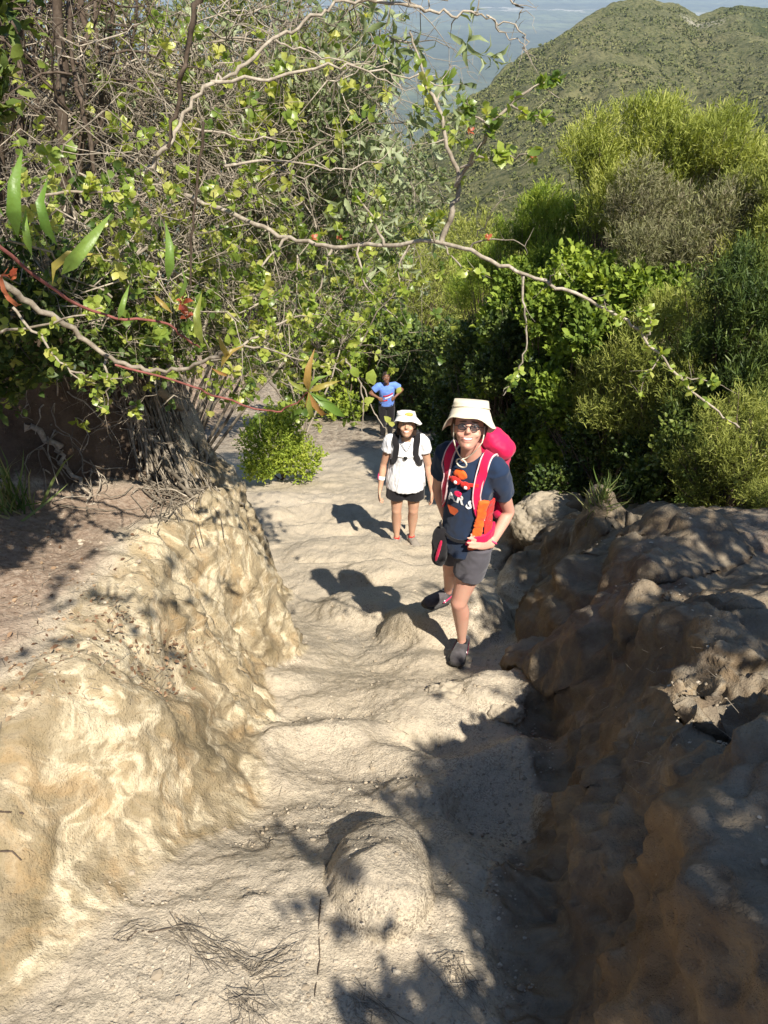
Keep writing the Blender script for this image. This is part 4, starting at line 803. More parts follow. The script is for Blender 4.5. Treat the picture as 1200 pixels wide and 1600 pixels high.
# ================================================================ people
def V3(*a): return np.array(a, float)
class Solid:
    """closed lofts gathered and fused into one continuous surface by a voxel remesh"""
    def __init__(s): s.V = []; s.F = []; s.n = 0
    def rings(s, rs, n=20, pw=1.):
        """rs: (centre, axis a, axis b, ra, rb)"""
        ph = np.arange(n) * 2 * math.pi / n; cc = np.cos(ph); ss = np.sin(ph)
        if pw != 1: cc = np.sign(cc) * np.abs(cc) ** pw; ss = np.sign(ss) * np.abs(ss) ** pw
        R_ = [np.array(c)[None] + cc[:, None] * np.array(a)[None] * ra + ss[:, None] * np.array(b)[None] * rb for c, a, b, ra, rb in rs]
        m = len(R_); o = s.n; V = np.concatenate(R_ + [np.array([rs[0][0]]), np.array([rs[-1][0]])])
        i = np.arange(m - 1)[:, None] * n; j = np.arange(n)[None]; k = (j + 1) % n
        q = np.stack([i + j, i + k, i + n + k, i + n + j], -1).reshape(-1, 4) + o
        j = j[0]; k = k[0]
        t = np.concatenate([np.stack([k, j, np.full(n, m * n)], 1), np.stack([(m - 1) * n + j, (m - 1) * n + k, np.full(n, m * n + 1)], 1)]) + o
        s.V.append(V); s.F += [q, t]; s.n += len(V)
    def limb(s, pts, rad, n=16, cap=True, flat=1., side=None):
        pts = np.array(pts, float); rad = list(rad)
        t = unit(np.gradient(pts, axis=0)); 
        if cap:
            P_ = [pts[0] - t[0] * rad[0] * .85, pts[0] - t[0] * rad[0] * .5] + list(pts) + [pts[-1] + t[-1] * rad[-1] * .5, pts[-1] + t[-1] * rad[-1] * .85]
            rad = [rad[0] * .45, rad[0] * .85] + rad + [rad[-1] * .85, rad[-1] * .45]; pts = np.array(P_); t = np.concatenate([t[:1], t[:1], t, t[-1:], t[-1:]])
        up = V3(.2, .95, .1) if side is None else np.array(side)
        a = unit(up - (t @ up)[:, None] * t); b = np.cross(t, a)
        s.rings([(p, x, y, r, r * flat) for p, x, y, r in zip(pts, a, b, rad)], n)
    def ball(s, c, A, h, n=16, pw=1.):
        A = [np.array(x) for x in A]
        rs = []
        for f in np.linspace(-1, 1, 9):
            u = math.sin(f * math.pi / 2) ; k = max(.03, math.cos(f * math.pi / 2))
            if pw != 1: u = math.copysign(abs(u) ** pw, u); k = k ** pw
            rs.append((np.array(c) + A[2] * h[2] * u, A[0], A[1], h[0] * k, h[1] * k))
        s.rings(rs, n, pw)
    def build(s, name, m, parent=None, vox=.006, smooth=4, fold=0., fs=14., fdir=(1, 1, 1), seed=0, remesh=True):
        me = mesh_np(name, np.concatenate(s.V), s.F)
        if remesh:
            o = bpy.data.objects.new('tmp', me); COL.objects.link(o)
            r = o.modifiers.new('r', 'REMESH'); r.mode = 'VOXEL'; r.voxel_size = vox
            k = o.modifiers.new('s', 'SMOOTH'); k.factor = .5; k.iterations = smooth
            dg = bpy.context.evaluated_depsgraph_get(); dg.update()
            me2 = bpy.data.meshes.new_from_object(o.evaluated_get(dg)); bpy.data.objects.remove(o); me = me2; me.name = name
        me.materials.clear()
        if fold:
            n = len(me.vertices); co = np.empty(n * 3, np.float32); me.vertices.foreach_get('co', co); co = co.reshape(-1, 3).astype(float)
            no = np.empty(n * 3, np.float32); me.vertex_normals.foreach_get('vector', no); no = no.reshape(-1, 3)
            wq = co + .03 * np.stack([gnoise(co * 9, seed + 1), gnoise(co * 9, seed + 2), gnoise(co * 9, seed + 3)], 1)
            d = fold * (ridged(wq * fs * np.array(fdir), 2, 400 + seed) + .3 * fbm(co * fs * 2, 2, 410 + seed))
            me.vertices.foreach_set('co', (co + no * d[:, None]).astype(np.float32).ravel())
        me.polygons.foreach_set('use_smooth', np.full(len(me.polygons), True)); me.update()
        return link(name, me, m, parent)
def verts_of(o):
    me = o.data; co = np.empty(len(me.vertices) * 3, np.float32); me.vertices.foreach_get('co', co); return co.reshape(-1, 3)
def bvh(o): return BVHTree.FromPolygons([v.co for v in o.data.vertices], [tuple(p.vertices) for p in o.data.polygons])
def strap(B, pts, wd, th, name, m, parent, off=.003, n=8, fold=0.):
    """a flat webbing strap laid on a garment"""
    c = curve(pts, n); q = []; N = []
    for p in c:
        loc, no, _, _ = B.find_nearest(Vector(p)); q.append(np.array(loc) + np.array(no) * (off + th)); N.append(np.array(no))
    q = np.array(q); N = np.array(N)
    for _ in range(3): q[1:-1] = (q[:-2] + q[1:-1] * 2 + q[2:]) / 4; N[1:-1] = (N[:-2] + N[1:-1] + N[2:]) / 3
    t = unit(np.gradient(q, axis=0)); s_ = unit(np.cross(t, N)); N = np.cross(s_, t)
    S_ = Solid(); S_.rings([(a, x, y, wd / 2, th) for a, x, y in zip(q, s_, N)], 12, .45)
    return S_.build(name, m, parent, .0045, 2, fold, 22) if fold else S_.build(name, m, parent, remesh=False)
def hand(S_, w_, d, pn, th, curl=.3, sc=1., spread=.10):
    """w_ wrist, d finger direction, pn palm normal, th direction of the thumb side"""
    d = unit(np.array(d, float)); pn = unit(np.array(pn, float)); pn = unit(pn - d * (pn @ d)); sd = unit(np.cross(pn, d)); sd = sd * np.sign(sd @ np.array(th))
    S_.rings([(w_ + d * a * sc, sd, pn, rw * sc, rh * sc) for a, rw, rh in ((-.01, .024, .018), (.01, .027, .017), (.035, .036, .016), (.065, .041, .014), (.088, .040, .012), (.094, .034, .008))], 16, .8)
    for k, (off, l) in enumerate(((.030, .068), (.011, .078), (-.009, .073), (-.028, .058))):
        p = w_ + (d * .084 + sd * off) * sc; q = [p]; a_ = 0
        dd = unit(d + sd * off * spread * 30)
        for j, f in enumerate((.42, .32, .26)):
            a_ += curl * (.6, 1.2, .9)[j] * (1 + .12 * k); q.append(q[-1] + (dd * math.cos(a_) - pn * -math.sin(a_) * -1) * l * f * sc)
        S_.limb(q, [.0092 * sc, .0088 * sc, .008 * sc, .007 * sc], 10)
    p = w_ + (d * .025 + sd * .026) * sc
    S_.limb([p, p + (d * .022 + sd * .022 - pn * .006) * sc, p + (d * .050 + sd * .030 - pn * .012) * sc, p + (d * .072 + sd * .030 - pn * .016) * sc], [.013 * sc, .0115 * sc, .0095 * sc, .008 * sc], 10)
def smile_head(S_, c, F, U, Rt, sc=1.):
    H = [(-.113, .018, .018, .062), (-.104, .032, .034, .050), (-.085, .047, .058, .030), (-.06, .058, .076, .014), (-.03, .067, .088, .005), (0, .073, .094, 0), (.035, .076, .097, -.004), (.07, .069, .088, -.004), (.095, .050, .066, -.004), (.108, .022, .03, -.004)]
    S_.rings([(c + (U * u + F * f) * sc, Rt, F, ra * sc, rb * sc) for u, ra, rb, f in H], 22)
    S_.limb([c + (F * .084 + U * .022) * sc, c + (F * .100 + U * .0) * sc, c + (F * .110 - U * .018) * sc], [.007 * sc, .010 * sc, .0125 * sc], 10)
    for g in (-1, 1):
        S_.ball(c + (Rt * g * .010 + F * .100 - U * .021) * sc, (Rt, F, U), (.009 * sc, .009 * sc, .007 * sc), 8)
        S_.ball(c + (Rt * g * .078 - F * .012 - U * .010) * sc, (Rt, F, U), (.009 * sc, .017 * sc, .030 * sc), 10)
        S_.ball(c + (Rt * g * .040 + F * .070 - U * .030) * sc, (Rt, F, U), (.022 * sc, .018 * sc, .018 * sc), 10)
        S_.limb([c + (Rt * g * .014 + F * .088 + U * .028) * sc, c + (Rt * g * .046 + F * .076 + U * .028) * sc], [.007 * sc, .006 * sc], 8)
    # jaw, lips
    S_.ball(c + (F * .082 - U * .092) * sc, (Rt, F, U), (.020 * sc, .014 * sc, .013 * sc), 10)
    S_.limb([c + (Rt * x + F * (.094 - 9 * x * x) + U * (-.068 + 6 * x * x)) * sc for x in (-.024, -.012, 0, .012, .024)], [.004 * sc, .0058 * sc, .0065 * sc, .0058 * sc, .004 * sc], 8)
def face_parts(root, c, F, U, Rt, skin_dark, teeth=True, glasses=True, eyem=None, lips=None, sc=1.):
    if teeth:
        xs = np.linspace(-.021, .021, 9); S_ = Solid()
        S_.rings([(c + (Rt * x + F * (.0965 - 9 * x * x) + U * (-.055 + 8 * x * x)) * sc, U, F, max(.001, .0062 * math.sqrt(max(0, 1 - (x / .022) ** 2))) * sc, .004 * sc) for x in xs], 10)
        S_.build('teeth', M_TEETH, root, remesh=False)
    S_ = Solid(); xs = np.linspace(-.026, .026, 9)
    S_.limb([c + (Rt * x + F * (.0965 - 9 * x * x) + U * (-.064 + 15 * x * x)) * sc for x in xs], [.0022 * sc] * 9, 8); S_.build('lower_lip', lips, root, remesh=False)
    S_ = Solid(); S_.limb([c + (Rt * x + F * (.0985 - 9 * x * x) + U * (-.0475 + 6 * x * x)) * sc for x in xs], [.0018 * sc] * 9, 8); S_.build('upper_lip', lips, root, remesh=False)
    for g in (-1, 1):
        S_ = Solid(); S_.ball(c + (Rt * g * .030 + F * .0835 + U * .010) * sc, (Rt, F, U), (.013 * sc, .008 * sc, .0055 * sc), 12); e = S_.build('eye', M_EYEW, root, remesh=False)
        S_ = Solid(); S_.ball(c + (Rt * g * .030 + F * .0885 + U * .010) * sc, (Rt, F, U), (.0055 * sc, .004 * sc, .0055 * sc), 10); S_.build('iris', M_BLACK, e, remesh=False)
        S_ = Solid(); S_.limb([c + (Rt * g * x + F * (.096 - 6 * x * x) + U * (.031 + (.046 - x) * .12)) * sc for x in (.014, .026, .038, .048)], [.0025 * sc, .0035 * sc, .003 * sc, .002 * sc], 8); S_.build('eyebrow', skin_dark, root, remesh=False)
    if glasses:
        gl = Solid(); 
        for g in (-1, 1):
            ring = [c + (Rt * (g * .031 + .023 * math.cos(a)) + F * (.112 - abs(.031 + g * .023 * math.cos(a)) * .18) + U * (.006 + .016 * math.sin(a))) * sc for a in np.linspace(0, 2 * math.pi, 17)]
            gl.limb(ring, [.0022 * sc] * 17, 8, cap=False)
            gl.limb([c + (Rt * g * .054 + F * .103 + U * .010) * sc, c + (Rt * g * .074 + F * .06 + U * .008) * sc, c + (Rt * g * .080 - F * .01 + U * .006) * sc], [.002 * sc] * 3, 8)
        gl.limb([c + (Rt * -.009 + F * .111 + U * .010) * sc, c + (Rt * .009 + F * .111 + U * .010) * sc], [.0018 * sc] * 2, 8)
        go = gl.build('glasses', M_BLACK, root, remesh=False)
        for g in (-1, 1):
            S_ = Solid(); S_.ball(c + (Rt * g * .031 + F * .1055 + U * .006) * sc, (Rt, U, F), (.022 * sc, .015 * sc, .0012 * sc), 16); S_.build('lens', M_LENS, go, remesh=False)
def bucket_hat(root, c, F, U, Rt, m, sc=1., brim=.158, droop=.030, top=.135, name='hat', cr=1., fl=.022):
    prof = [(.080 * cr, .040, 0), (.098 * cr, .040, .2), (brim - .014, .010, .8), (brim, -.004, 1), (brim + .002, .0, 1), (brim - .003, .005, 1), (brim - .02, .024, .6), (.104 * cr, .050, .15), (.098 * cr, .058, 0), (.096 * cr, .080, 0), (.092 * cr, .105, 0), (.087 * cr, top - .018, 0), (.076 * cr, top - .002, 0), (.050 * cr, top + .006, 0), (.0, top + .007, 0)]
    n = 40; V = []; F_ = []
    for r, u, w_ in prof:
        for k in range(n):
            a = k * 2 * math.pi / n; x = math.cos(a); y = math.sin(a)
            du = w_ * (-droop * x * x + .010 * math.sin(3 * a + 1) + .008 * math.sin(5 * a + 2) + (fl if y > 0 else -.012) * y * y)
            rr = r * (1 + .02 * math.sin(4 * a + u * 40) * (1 - w_)) 
            V.append(c + (Rt * rr * x * .98 + F * rr * y * 1.08 + U * (u + du)) * sc)
    for i in range(len(prof) - 1):
        for k in range(n): F_.append((i * n + k, i * n + (k + 1) % n, (i + 1) * n + (k + 1) % n, (i + 1) * n + k))
    o = link(name, mesh_np(name, V, np.array(F_)), m, root)
    T = Tubes(); T.add([c + (Rt * .0995 * cr * math.cos(a) + F * .1085 * cr * math.sin(a) + U * .068) * sc for a in np.linspace(0, 2 * math.pi, 33)], .0016, .0016, .5, 5)
    T.build('stitching', m, o); return o
def shoe(root, heel, toe, lat, upm, solem, lacem, accent=None, sc=1., up=None):
    heel = np.array(heel, float); toe = np.array(toe, float); d = unit(toe - heel); ln = np.linalg.norm(toe - heel)
    lat = unit(lat - d * (lat @ d)); u = np.cross(lat, d); u = u * np.sign(u[2])
    S_ = Solid(); 
    for_ = ((-.02, .022, .03, .038), (.0, .030, .042, .036), (.12, .034, .050, .042), (.3, .035, .052, .046), (.5, .040, .042, .034), (.7, .046, .034, .028), (.86, .043, .027, .024), (.96, .032, .020, .020), (1.0, .018, .012, .018))
    S_.rings([(heel + d * ln * a + u * (.012 + h) * sc, lat, u, w_ * sc, b * sc) for a, w_, b, h in for_], 18, .85)
    S_.limb([heel + d * ln * .16 + u * .05 * sc, heel + d * ln * .14 + u * .095 * sc], [.042 * sc, .038 * sc], 16, cap=False)
    o = S_.build('shoe', upm, root, .005, 3, .0012, 30)
    S_ = Solid(); S_.rings([(heel + d * ln * a + u * (.010 + (.012 if a > .9 else 0)) * sc, lat, u, w_ * 1.12 * sc, .013 * sc) for a, w_, b, h in for_], 18, .6); S_.build('sole', solem, o, remesh=False)
    T = Tubes()
    for k in range(5):
        a = .36 + k * .085; h = .110 - k * .015
        T.add([heel + d * ln * (a + x * .5) + lat * x * sc + u * (h - abs(x) * .35) * sc for x in (-.022, -.01, .0, .01, .022)], .0028 * sc, .0028 * sc, .9, 5)
    T.build('laces', lacem, o)
    if accent:
        for g in (-1, 1):
            S_ = Solid(); S_.rings([(heel + d * ln * (.18 + k * .11) + lat * g * (.037 + k * .0035) * sc + u * (.072 - k * .012) * sc, d, u, .012 * sc, .008 * sc) for k in range(4)], 8); S_.build('stripe', accent, o, remesh=False)
        S_ = Solid(); S_.limb([heel + d * ln * (.56 - abs(x) * 2.) + lat * x * sc + u * (.068 - abs(x) ** 2 * 16) * sc for x in (-.044, -.03, -.012, .012, .03, .044)], [.007 * sc] * 6, 8, True, .5); S_.build('toe_band', lacem, o, remesh=False)
    return o
M_TEETH = plain('teeth_white', (.85, .83, .78), .3, .5, .03); M_EYEW = plain('eye_white', (.7, .68, .65), .2, .5, .05); M_BLACK = plain('black_plastic', (.012, .012, .014), .3, .5, .1)
lm = NT('tinted_lens'); lm.b.inputs['Alpha'].default_value = .45; M_LENS = lm.done((.03, .028, .03), .1, None, .6)
def skinmat(name, c, red):
    t = NT(name); n = t.noise(9, 3, .5); m = t.noise(120, 3)
    col = t.mix(t.ramp(n, [(.38, 0.), (.65, .6)]), c, red); t.b.inputs['Subsurface Weight'].default_value = .12; t.b.inputs['Subsurface Radius'].default_value = (.012, .004, .002); t.b.inputs['Subsurface Scale'].default_value = .5
    return t.done(col, .5, t.bump(m, .15, .001), .35)
SK1 = skinmat('skin_pink', (.62, .36, .26), (.60, .27, .20)); SK2 = skinmat('skin_tan', (.55, .33, .22), (.47, .25, .17)); SK3 = skinmat('skin_deep_brown', (.20, .095, .055), (.15, .07, .04))
LIP = plain('lip', (.50, .18, .15), .4, .4, .1); LIP3 = plain('lip_dark', (.22, .08, .06), .4, .4, .1)
def cloth(name, c, sc=350, var=.12, rough=.9):
    t = NT(name); wv = t.n('TexWave', {'Vector': t.g.outputs['Position'], 'Scale': 60., 'Distortion': 3.}).outputs[0]; n = t.noise(14, 4)
    col = t.mix(t.ramp(n, [(.35, 0.), (.7, 1.)]), tuple(x * (1 - var) for x in c), tuple(min(1, x * (1 + var)) for x in c))
    t.b.inputs['Sheen Weight'].default_value = .15
    return t.done(col, rough, t.bump(t.noise(sc, 2), .25, .0008, t.bump(n, .3, .006)), .15)
NAVY = cloth('cloth_navy', (.016, .030, .065)); GREYC = cloth('cloth_charcoal', (.085, .080, .092)); BLACKC = cloth('cloth_black', (.014, .013, .015)); WHITEC = cloth('cloth_white', (.78, .78, .80), var=.03)
CREAM = cloth('cloth_cream', (.74, .66, .50), var=.05); PINK = cloth('pack_crimson', (.62, .012, .075), rough=.55); ORANGE = cloth('cloth_orange', (.80, .13, .02), rough=.6); TRIM = plain('pale_piping', (.75, .55, .55), .6); BLUEC = cloth('cloth_blue', (.13, .24, .62))
REDD = cloth('cloth_red', (.55, .03, .025)); HATW = cloth('hat_offwhite', (.76, .74, .68), var=.06); GREYSH = cloth('shoe_grey', (.085, .078, .082), 120, .45); PINKSH = plain('shoe_pink', (.65, .06, .17), .5); WHITEP = plain('white_plastic', (.85, .85, .83), .3, .5, .02); TAN = cloth('shoe_tan_grey', (.26, .23, .19), 120, .2); DK = plain('hair_dark', (.035, .02, .014), .5, .4); HB = plain('hair_brown', (.10, .055, .03), .5, .4); SOLE = plain('sole_dark', (.05, .048, .046), .8); SOLEL = plain('sole_grey', (.30, .28, .25), .8)
ZU = V3(0, 0, 1)
def hair(root, c, F, U, Rt, m, long=0., sc=1.):
    S_ = Solid()
    for g in (-1, 1):
        S_.limb([c + (Rt * g * .070 - F * .015 + U * .05) * sc, c + (Rt * g * .080 - F * .020 + U * .0) * sc, c + (Rt * g * (.076 + long * .1) - F * .030 - U * (.045 + long)) * sc], [.022 * sc, .018 * sc, .014 * sc], 10)
    S_.rings([(c + (U * u - F * .022) * sc, Rt, F, a * sc, b * sc) for u, a, b in ((-.07 - long, .058, .065), (-.03, .070, .078), (.0, .076, .086), (.05, .079, .088), (.085, .06, .07))], 20)
    return S_.build('hair', m, root, .006, 2, .003, 26, (1, 1, .3))
def body(root, J, lat, f, skin, sc=1., heads=None, hands=None, vox=.006):
    """one continuous body from joints"""
    S_ = Solid(); hc, F, U, Rt = heads
    up = unit(J['neck'] - J['pelvis'])
    for c, ra, rb in ((J['pelvis'] - up * .07 * sc, .13, .10), (J['pelvis'], .160, .112), (J['pelvis'] * .6 + J['neck'] * .4, .128, .095), (J['pelvis'] * .25 + J['neck'] * .75, .150, .105), (J['neck'] - up * .075 * sc, .150, .080), (J['neck'] - up * .03 * sc, .085, .06)): pass
    T = [(J['pelvis'] - up * .07 * sc, .13, .10), (J['pelvis'], .160, .112), (J['pelvis'] * .6 + J['neck'] * .4, .128, .095), (J['pelvis'] * .25 + J['neck'] * .75, .145, .100), (J['neck'] - up * .075 * sc, .140, .075), (J['neck'] - up * .03 * sc, .085, .055)]
    S_.rings([(c, lat, f, a * sc, b * sc) for c, a, b in T], 22)
    S_.limb([J['neck'] - up * .05 * sc, (J['neck'] + hc) / 2, hc - F * .015], [.060 * sc, .052 * sc, .050 * sc])
    smile_head(S_, hc, F, U, Rt, sc)
    for s in 'LR':
        sh, el, wr = J['sh' + s], J['el' + s], J['wr' + s]
        S_.limb([sh, sh * .6 + el * .4, el], [.050 * sc, .044 * sc, .035 * sc]); S_.limb([el, el * .7 + wr * .3, wr], [.036 * sc, .037 * sc, .022 * sc])
        hp, kn, an = J['hip' + s], J['kn' + s], J['an' + s]
        S_.limb([hp, hp * .5 + kn * .5, kn * .9 + hp * .1, kn], [.085 * sc, .074 * sc, .054 * sc, .053 * sc])
        bk = -f * .018 * sc
        S_.limb([kn, kn * .72 + an * .28 + bk, kn * .45 + an * .55 + bk * .8, kn * .12 + an * .88, an - ZU * .03 * sc], [.050 * sc, .055 * sc, .045 * sc, .029 * sc, .030 * sc])
        S_.ball(kn + f * .016 * sc, (lat, f, ZU), (.038 * sc, .036 * sc, .042 * sc), 12)
        hand(S_, wr, *hands[s], sc=min(1., sc * 1.1))
    return S_.build('body', skin, root, vox, 3)
def shirt(root, J, lat, f, m, prof, sl=.55, slr=(.075, .066), sc=1., hs=None, vox=.007, fold=.004, hem=0., fs=11., seed=3, pl_=.55):
    S_ = Solid(); up = unit(J['neck'] - J['pelvis']); hs = hs or sc
    S_.rings([(J['pelvis'] + up * u * hs, lat, f, a * sc, b * sc) for u, a, b in prof], 30)
    for s in 'LR':
        sh, el = J['sh' + s], J['el' + s]
        S_.limb([sh - unit(el - sh) * .02 * sc, sh, sh * (1 - sl) + el * sl], [.050 * sc, slr[0] * sc, slr[1] * sc], 20, cap=False)
        S_.limb([J['neck'] - up * .06 * sc, sh + ZU * .006], [.058 * sc, .064 * sc], 16)
    return S_.build('shirt', m, root, vox, 4, fold, fs, (1, 1, pl_), seed)
def shorts(root, J, lat, f, m, ln=.62, r=(.105, .095), sc=1., top=.10, fold=.004, waist=.15, name='shorts', low=.0):
    S_ = Solid(); up = unit(J['neck'] - J['pelvis'])
    S_.rings([(J['pelvis'] + up * u * sc, lat, f, a * sc, b * sc) for u, a, b in ((-.10, .11, .09), (-.06, .16, .118), (0, .178, .128), (.05, .168, .122), (top, waist, .112))], 26)
    for s in 'LR':
        hp, kn = J['hip' + s], J['kn' + s]; e = hp * (1 - ln) + kn * ln
        pts = [hp + ZU * .02, hp * .5 + e * .5, e]; rr = [r[0] * .95 * sc, r[0] * sc, r[1] * sc]
        if low: pts += [kn, kn * .4 + J['an' + s] * .6, J['an' + s] + ZU * .03]; rr += [.075 * sc, .065 * sc, .058 * sc]
        S_.limb(pts, rr, 22, cap=False)
    return S_.build(name, m, root, .007, 4, fold, 12, (1, 1, 1), 7)
# ---------------------------------------------------------------- hiker in navy shirt and crimson pack
G1 = V3(.430, 3.0, -3.255)
print('feet ground', gz(.43, 3.0), gz(.45, 2.9), gz(.29, 3.42), gz(.2, 3.36))
lat = unit(V3(.84, -.54, 0)); f = V3(lat[1], -lat[0], 0)
J = {}
J['pelvis'] = V3(.405, 2.985, -2.41); J['neck'] = V3(.405, 3.00, -1.905)
J['hipL'] = J['pelvis'] + lat * .072 - ZU * .02; J['hipR'] = J['pelvis'] - lat * .072 - ZU * .02
J['anL'] = np.array(P(722, 1003, 3.0)); J['knL'] = V3(.390, 2.93, -2.80)
J['anR'] = np.array(P(700, 922, 3.38)); J['knR'] = (J['hipR'] + J['anR']) / 2 + V3(.0, -.06, .02)
c = J['neck'] - ZU * .055
J['shL'] = c + lat * .125; J['shR'] = c - lat * .125
J['elL'] = np.array(P(795, 799, 3.00)); J['wrL'] = np.array(P(768, 850, 2.90))
J['elR'] = J['shR'] + V3(-.03, .10, -.27); J['wrR'] = J['elR'] + V3(.06, .02, -.24)
hc = np.array(P(733, 668, 2.93)); F = unit(V3(-.14, -.88, .47)); Rt = unit(np.cross(F, ZU)) * 1.; U = np.cross(Rt, F)
if Rt[0] < 0: Rt = -Rt; U = unit(np.cross(F, Rt)); U = U * np.sign(U[2])
fdir = np.array(P(728, 845, 2.84)) - J['wrL']
p1 = empty('person', tuple(G1), 'smiling hiker in cream hat, navy shirt and charcoal shorts standing nearest on the path', 'person')
body(p1, J, lat, f, SK1, .84, (hc, F, U, Rt), {'L': (fdir, V3(-.2, -.8, .45), V3(0, -.3, 1), .06), 'R': (V3(0, 0, -1), lat, f, .3)})
face_parts(p1, hc, F, U, Rt, HB, True, True, None, LIP, .84)
hair(p1, hc, F, U, Rt, HB, 0., .86)
tilt = unit(U + F * -.06); bucket_hat(p1, hc + U * .026, unit(F + U * .06), tilt, Rt, CREAM, .90, .132, .036, .100, 'hat', .94)
SH = shirt(p1, J, lat, f, NAVY, [(-.06, .158, .125), (.0, .160, .126), (.10, .150, .122), (.20, .150, .122), (.32, .165, .128), (.40, .165, .105), (.455, .10, .07), (.475, .07, .06)], .58, (.076, .070), .80, 1.03, .007, .0065)
shorts(p1, J, lat, f, GREYC, .50, (.112, .110), .74, .03, .0035, .165)
def feet(root, J, s, dr, mats, sc=1., ln=.25):
    a = J['an' + s]; d = unit(V3(dr[0], dr[1], 0)); h = a - d * ln * .25; t = a + d * ln * .75
    zh = gz(h[0], h[1]); zt = gz(t[0], t[1]); zm = max(gz(a[0], a[1]), (zh + zt) / 2) 
    h[2] = zm + (zh - zt) * .25; t[2] = zm - (zh - zt) * .5
    k = a[2] - .085 * sc
    return shoe(root, V3(h[0], h[1], k + (zh - zt) * .25), V3(t[0], t[1], k - (zh - zt) * .55), np.cross(d, ZU), *mats, sc=sc)
feet(p1, J, 'L', (-.28, -.9), (GREYSH, SOLE, WHITEP, PINKSH), .92); feet(p1, J, 'R', (-.8, -.55), (GREYSH, SOLE, WHITEP, PINKSH), .92)
for s in 'L': S_ = Solid(); a = J['anL']; S_.limb([a - ZU * .01, a + ZU * .02], [.031, .030], 14, cap=False); S_.build('sock', BLACKC, p1, .005, 1)
BV = bvh(SH)
# scarf at the throat, hat cord, wrist band
S_ = Solid(); nk = J['neck']
S_.ball(np.array(BV.find_nearest(Vector(nk + f * .12 - ZU * .075 - lat * .01))[0]), (lat, f, ZU), (.038, .012, .030)); S_.build('neckerchief', ORANGE, p1, .005, 2, .004, 20)
T = Tubes(); T.add(curve([hc + Rt * .068 + U * .01, hc + Rt * .058 + F * .02 - U * .07, nk + f * .085 + ZU * .0, hc - Rt * .058 + F * .02 - U * .07, hc - Rt * .068 + U * .01], 6), .0028, .0028, .5, 6)
cc = nk + f * .10 - ZU * .015; T.add([cc + lat * .026 * math.cos(a) + (ZU * .024 + f * .004) * math.sin(a) for a in np.linspace(0, 6.283, 15)], .0035, .0035, .5, 6)
T.build('hat_cord', CREAM, p1)
T = Tubes(); d = unit(J['wrL'] - J['elL']); a1 = unit(np.cross(d, ZU)); b1 = np.cross(d, a1); T.add([J['wrL'] - d * .012 + (a1 * math.cos(a) + b1 * math.sin(a)) * .021 for a in np.linspace(0, 6.283, 17)], .0045, .0045, .5, 6); T.build('wrist_band', PINKSH, p1)
# lettering on the shirt front
def on_shirt(me, o3, rt3, up3, m, name, lift=.0035):
    V = []
    for v in me.vertices:
        p = Vector(o3 + rt3 * v.co.x + up3 * v.co.y + f * .35); h = BV.ray_cast(p, Vector(-f))
        q = h[0] if h[0] else Vector(o3); V.append(q + Vector(f) * (lift + v.co.z))
    for v, q in zip(me.vertices, V): v.co = q
    me.update(); return link(name, me, m, p1)
def text_mesh(s, size):
    cu = bpy.data.curves.new('t', 'FONT'); cu.body = s; cu.size = size; cu.align_x = 'CENTER'; cu.align_y = 'CENTER'; cu.extrude = .0006; cu.offset = size * .035; cu.resolution_u = 6
    o = bpy.data.objects.new('t', cu); COL.objects.link(o); dg = bpy.context.evaluated_depsgraph_get(); dg.update()
    me = bpy.data.meshes.new_from_object(o.evaluated_get(dg)); bpy.data.objects.remove(o); return me
rt3 = lat; ctr = J['pelvis'] * .40 + J['neck'] * .60
for k, ch in enumerate('EARS'):
    ang = (-.95, -.32, .22, .74)[k]; 
    me = text_mesh(ch, .062); r_ = Matrix.Rotation(-ang * .55, 4, 'Z'); me.transform(r_); me.materials.clear()
    on_shirt(me, ctr + lat * (-.012 + ang * .090) + ZU * (-.038 - abs(ang) ** 1.5 * .030 + .03), rt3, ZU, WHITEP, 'shirt_letter')
S_ = Solid(); me = mesh_np('shirt_emblem', [(.03 * math.cos(a) * (1 + .25 * math.sin(3 * a)), .028 * math.sin(a) * (1 + .2 * math.cos(2 * a)), 0) for a in np.linspace(0, 6.283, 24)[:-1]] , np.array([list(range(23))])); on_shirt(me, ctr - lat * .030 - ZU * .085, rt3, ZU, ORANGE, 'shirt_emblem', .005)
# crimson pack: its bag, lid, shoulder straps, chest strap and hip belt move together
bc = J['neck'] * .5 + J['pelvis'] * .5
pk = empty('backpack', tuple(bc - f * .22), 'crimson hiking backpack with pale piping on the back of the hiker in navy', 'backpack')
S_ = Solid(); S_.ball(bc - f * .175 + ZU * .01, (lat, f, ZU), (.115, .08, .24), 24, .62); S_.build('bag', PINK, pk, .008, 3, .006, 10, seed=11)
ax = unit(lat * .75 - ZU * .65 - f * .1); S_ = Solid(); S_.ball(J['neck'] - f * .165 - ZU * .035 + lat * .055, (unit(np.cross(ax, f)), f, ax), (.056, .064, .088), 24, .7); S_.build('lid', PINK, pk, .007, 3, .004, 14, seed=12)
S_ = Solid(); S_.ball(J['pelvis'] + lat * .115 - f * .13 + ZU * .16, (lat, f, ZU), (.035, .05, .075), 20, .7); S_.build('side_pocket', PINK, pk, .007, 3, .004, 14)
up = ZU; nkp = J['neck']
def sp(la, ff, z): return nkp + lat * la * .80 + f * ff * .85 + ZU * z
left_path = [sp(.095, -.14, .02), sp(.10, -.05, .045), sp(.112, .06, -.02), sp(.118, .12, -.12), sp(.125, .13, -.20), sp(.145, .10, -.29), sp(.165, .02, -.34)]
right_path = [sp(-.095, -.14, .02), sp(-.10, -.05, .045), sp(-.112, .06, -.02), sp(-.118, .12, -.12), sp(-.125, .13, -.20), sp(-.15, .10, -.29), sp(-.17, .02, -.34)]
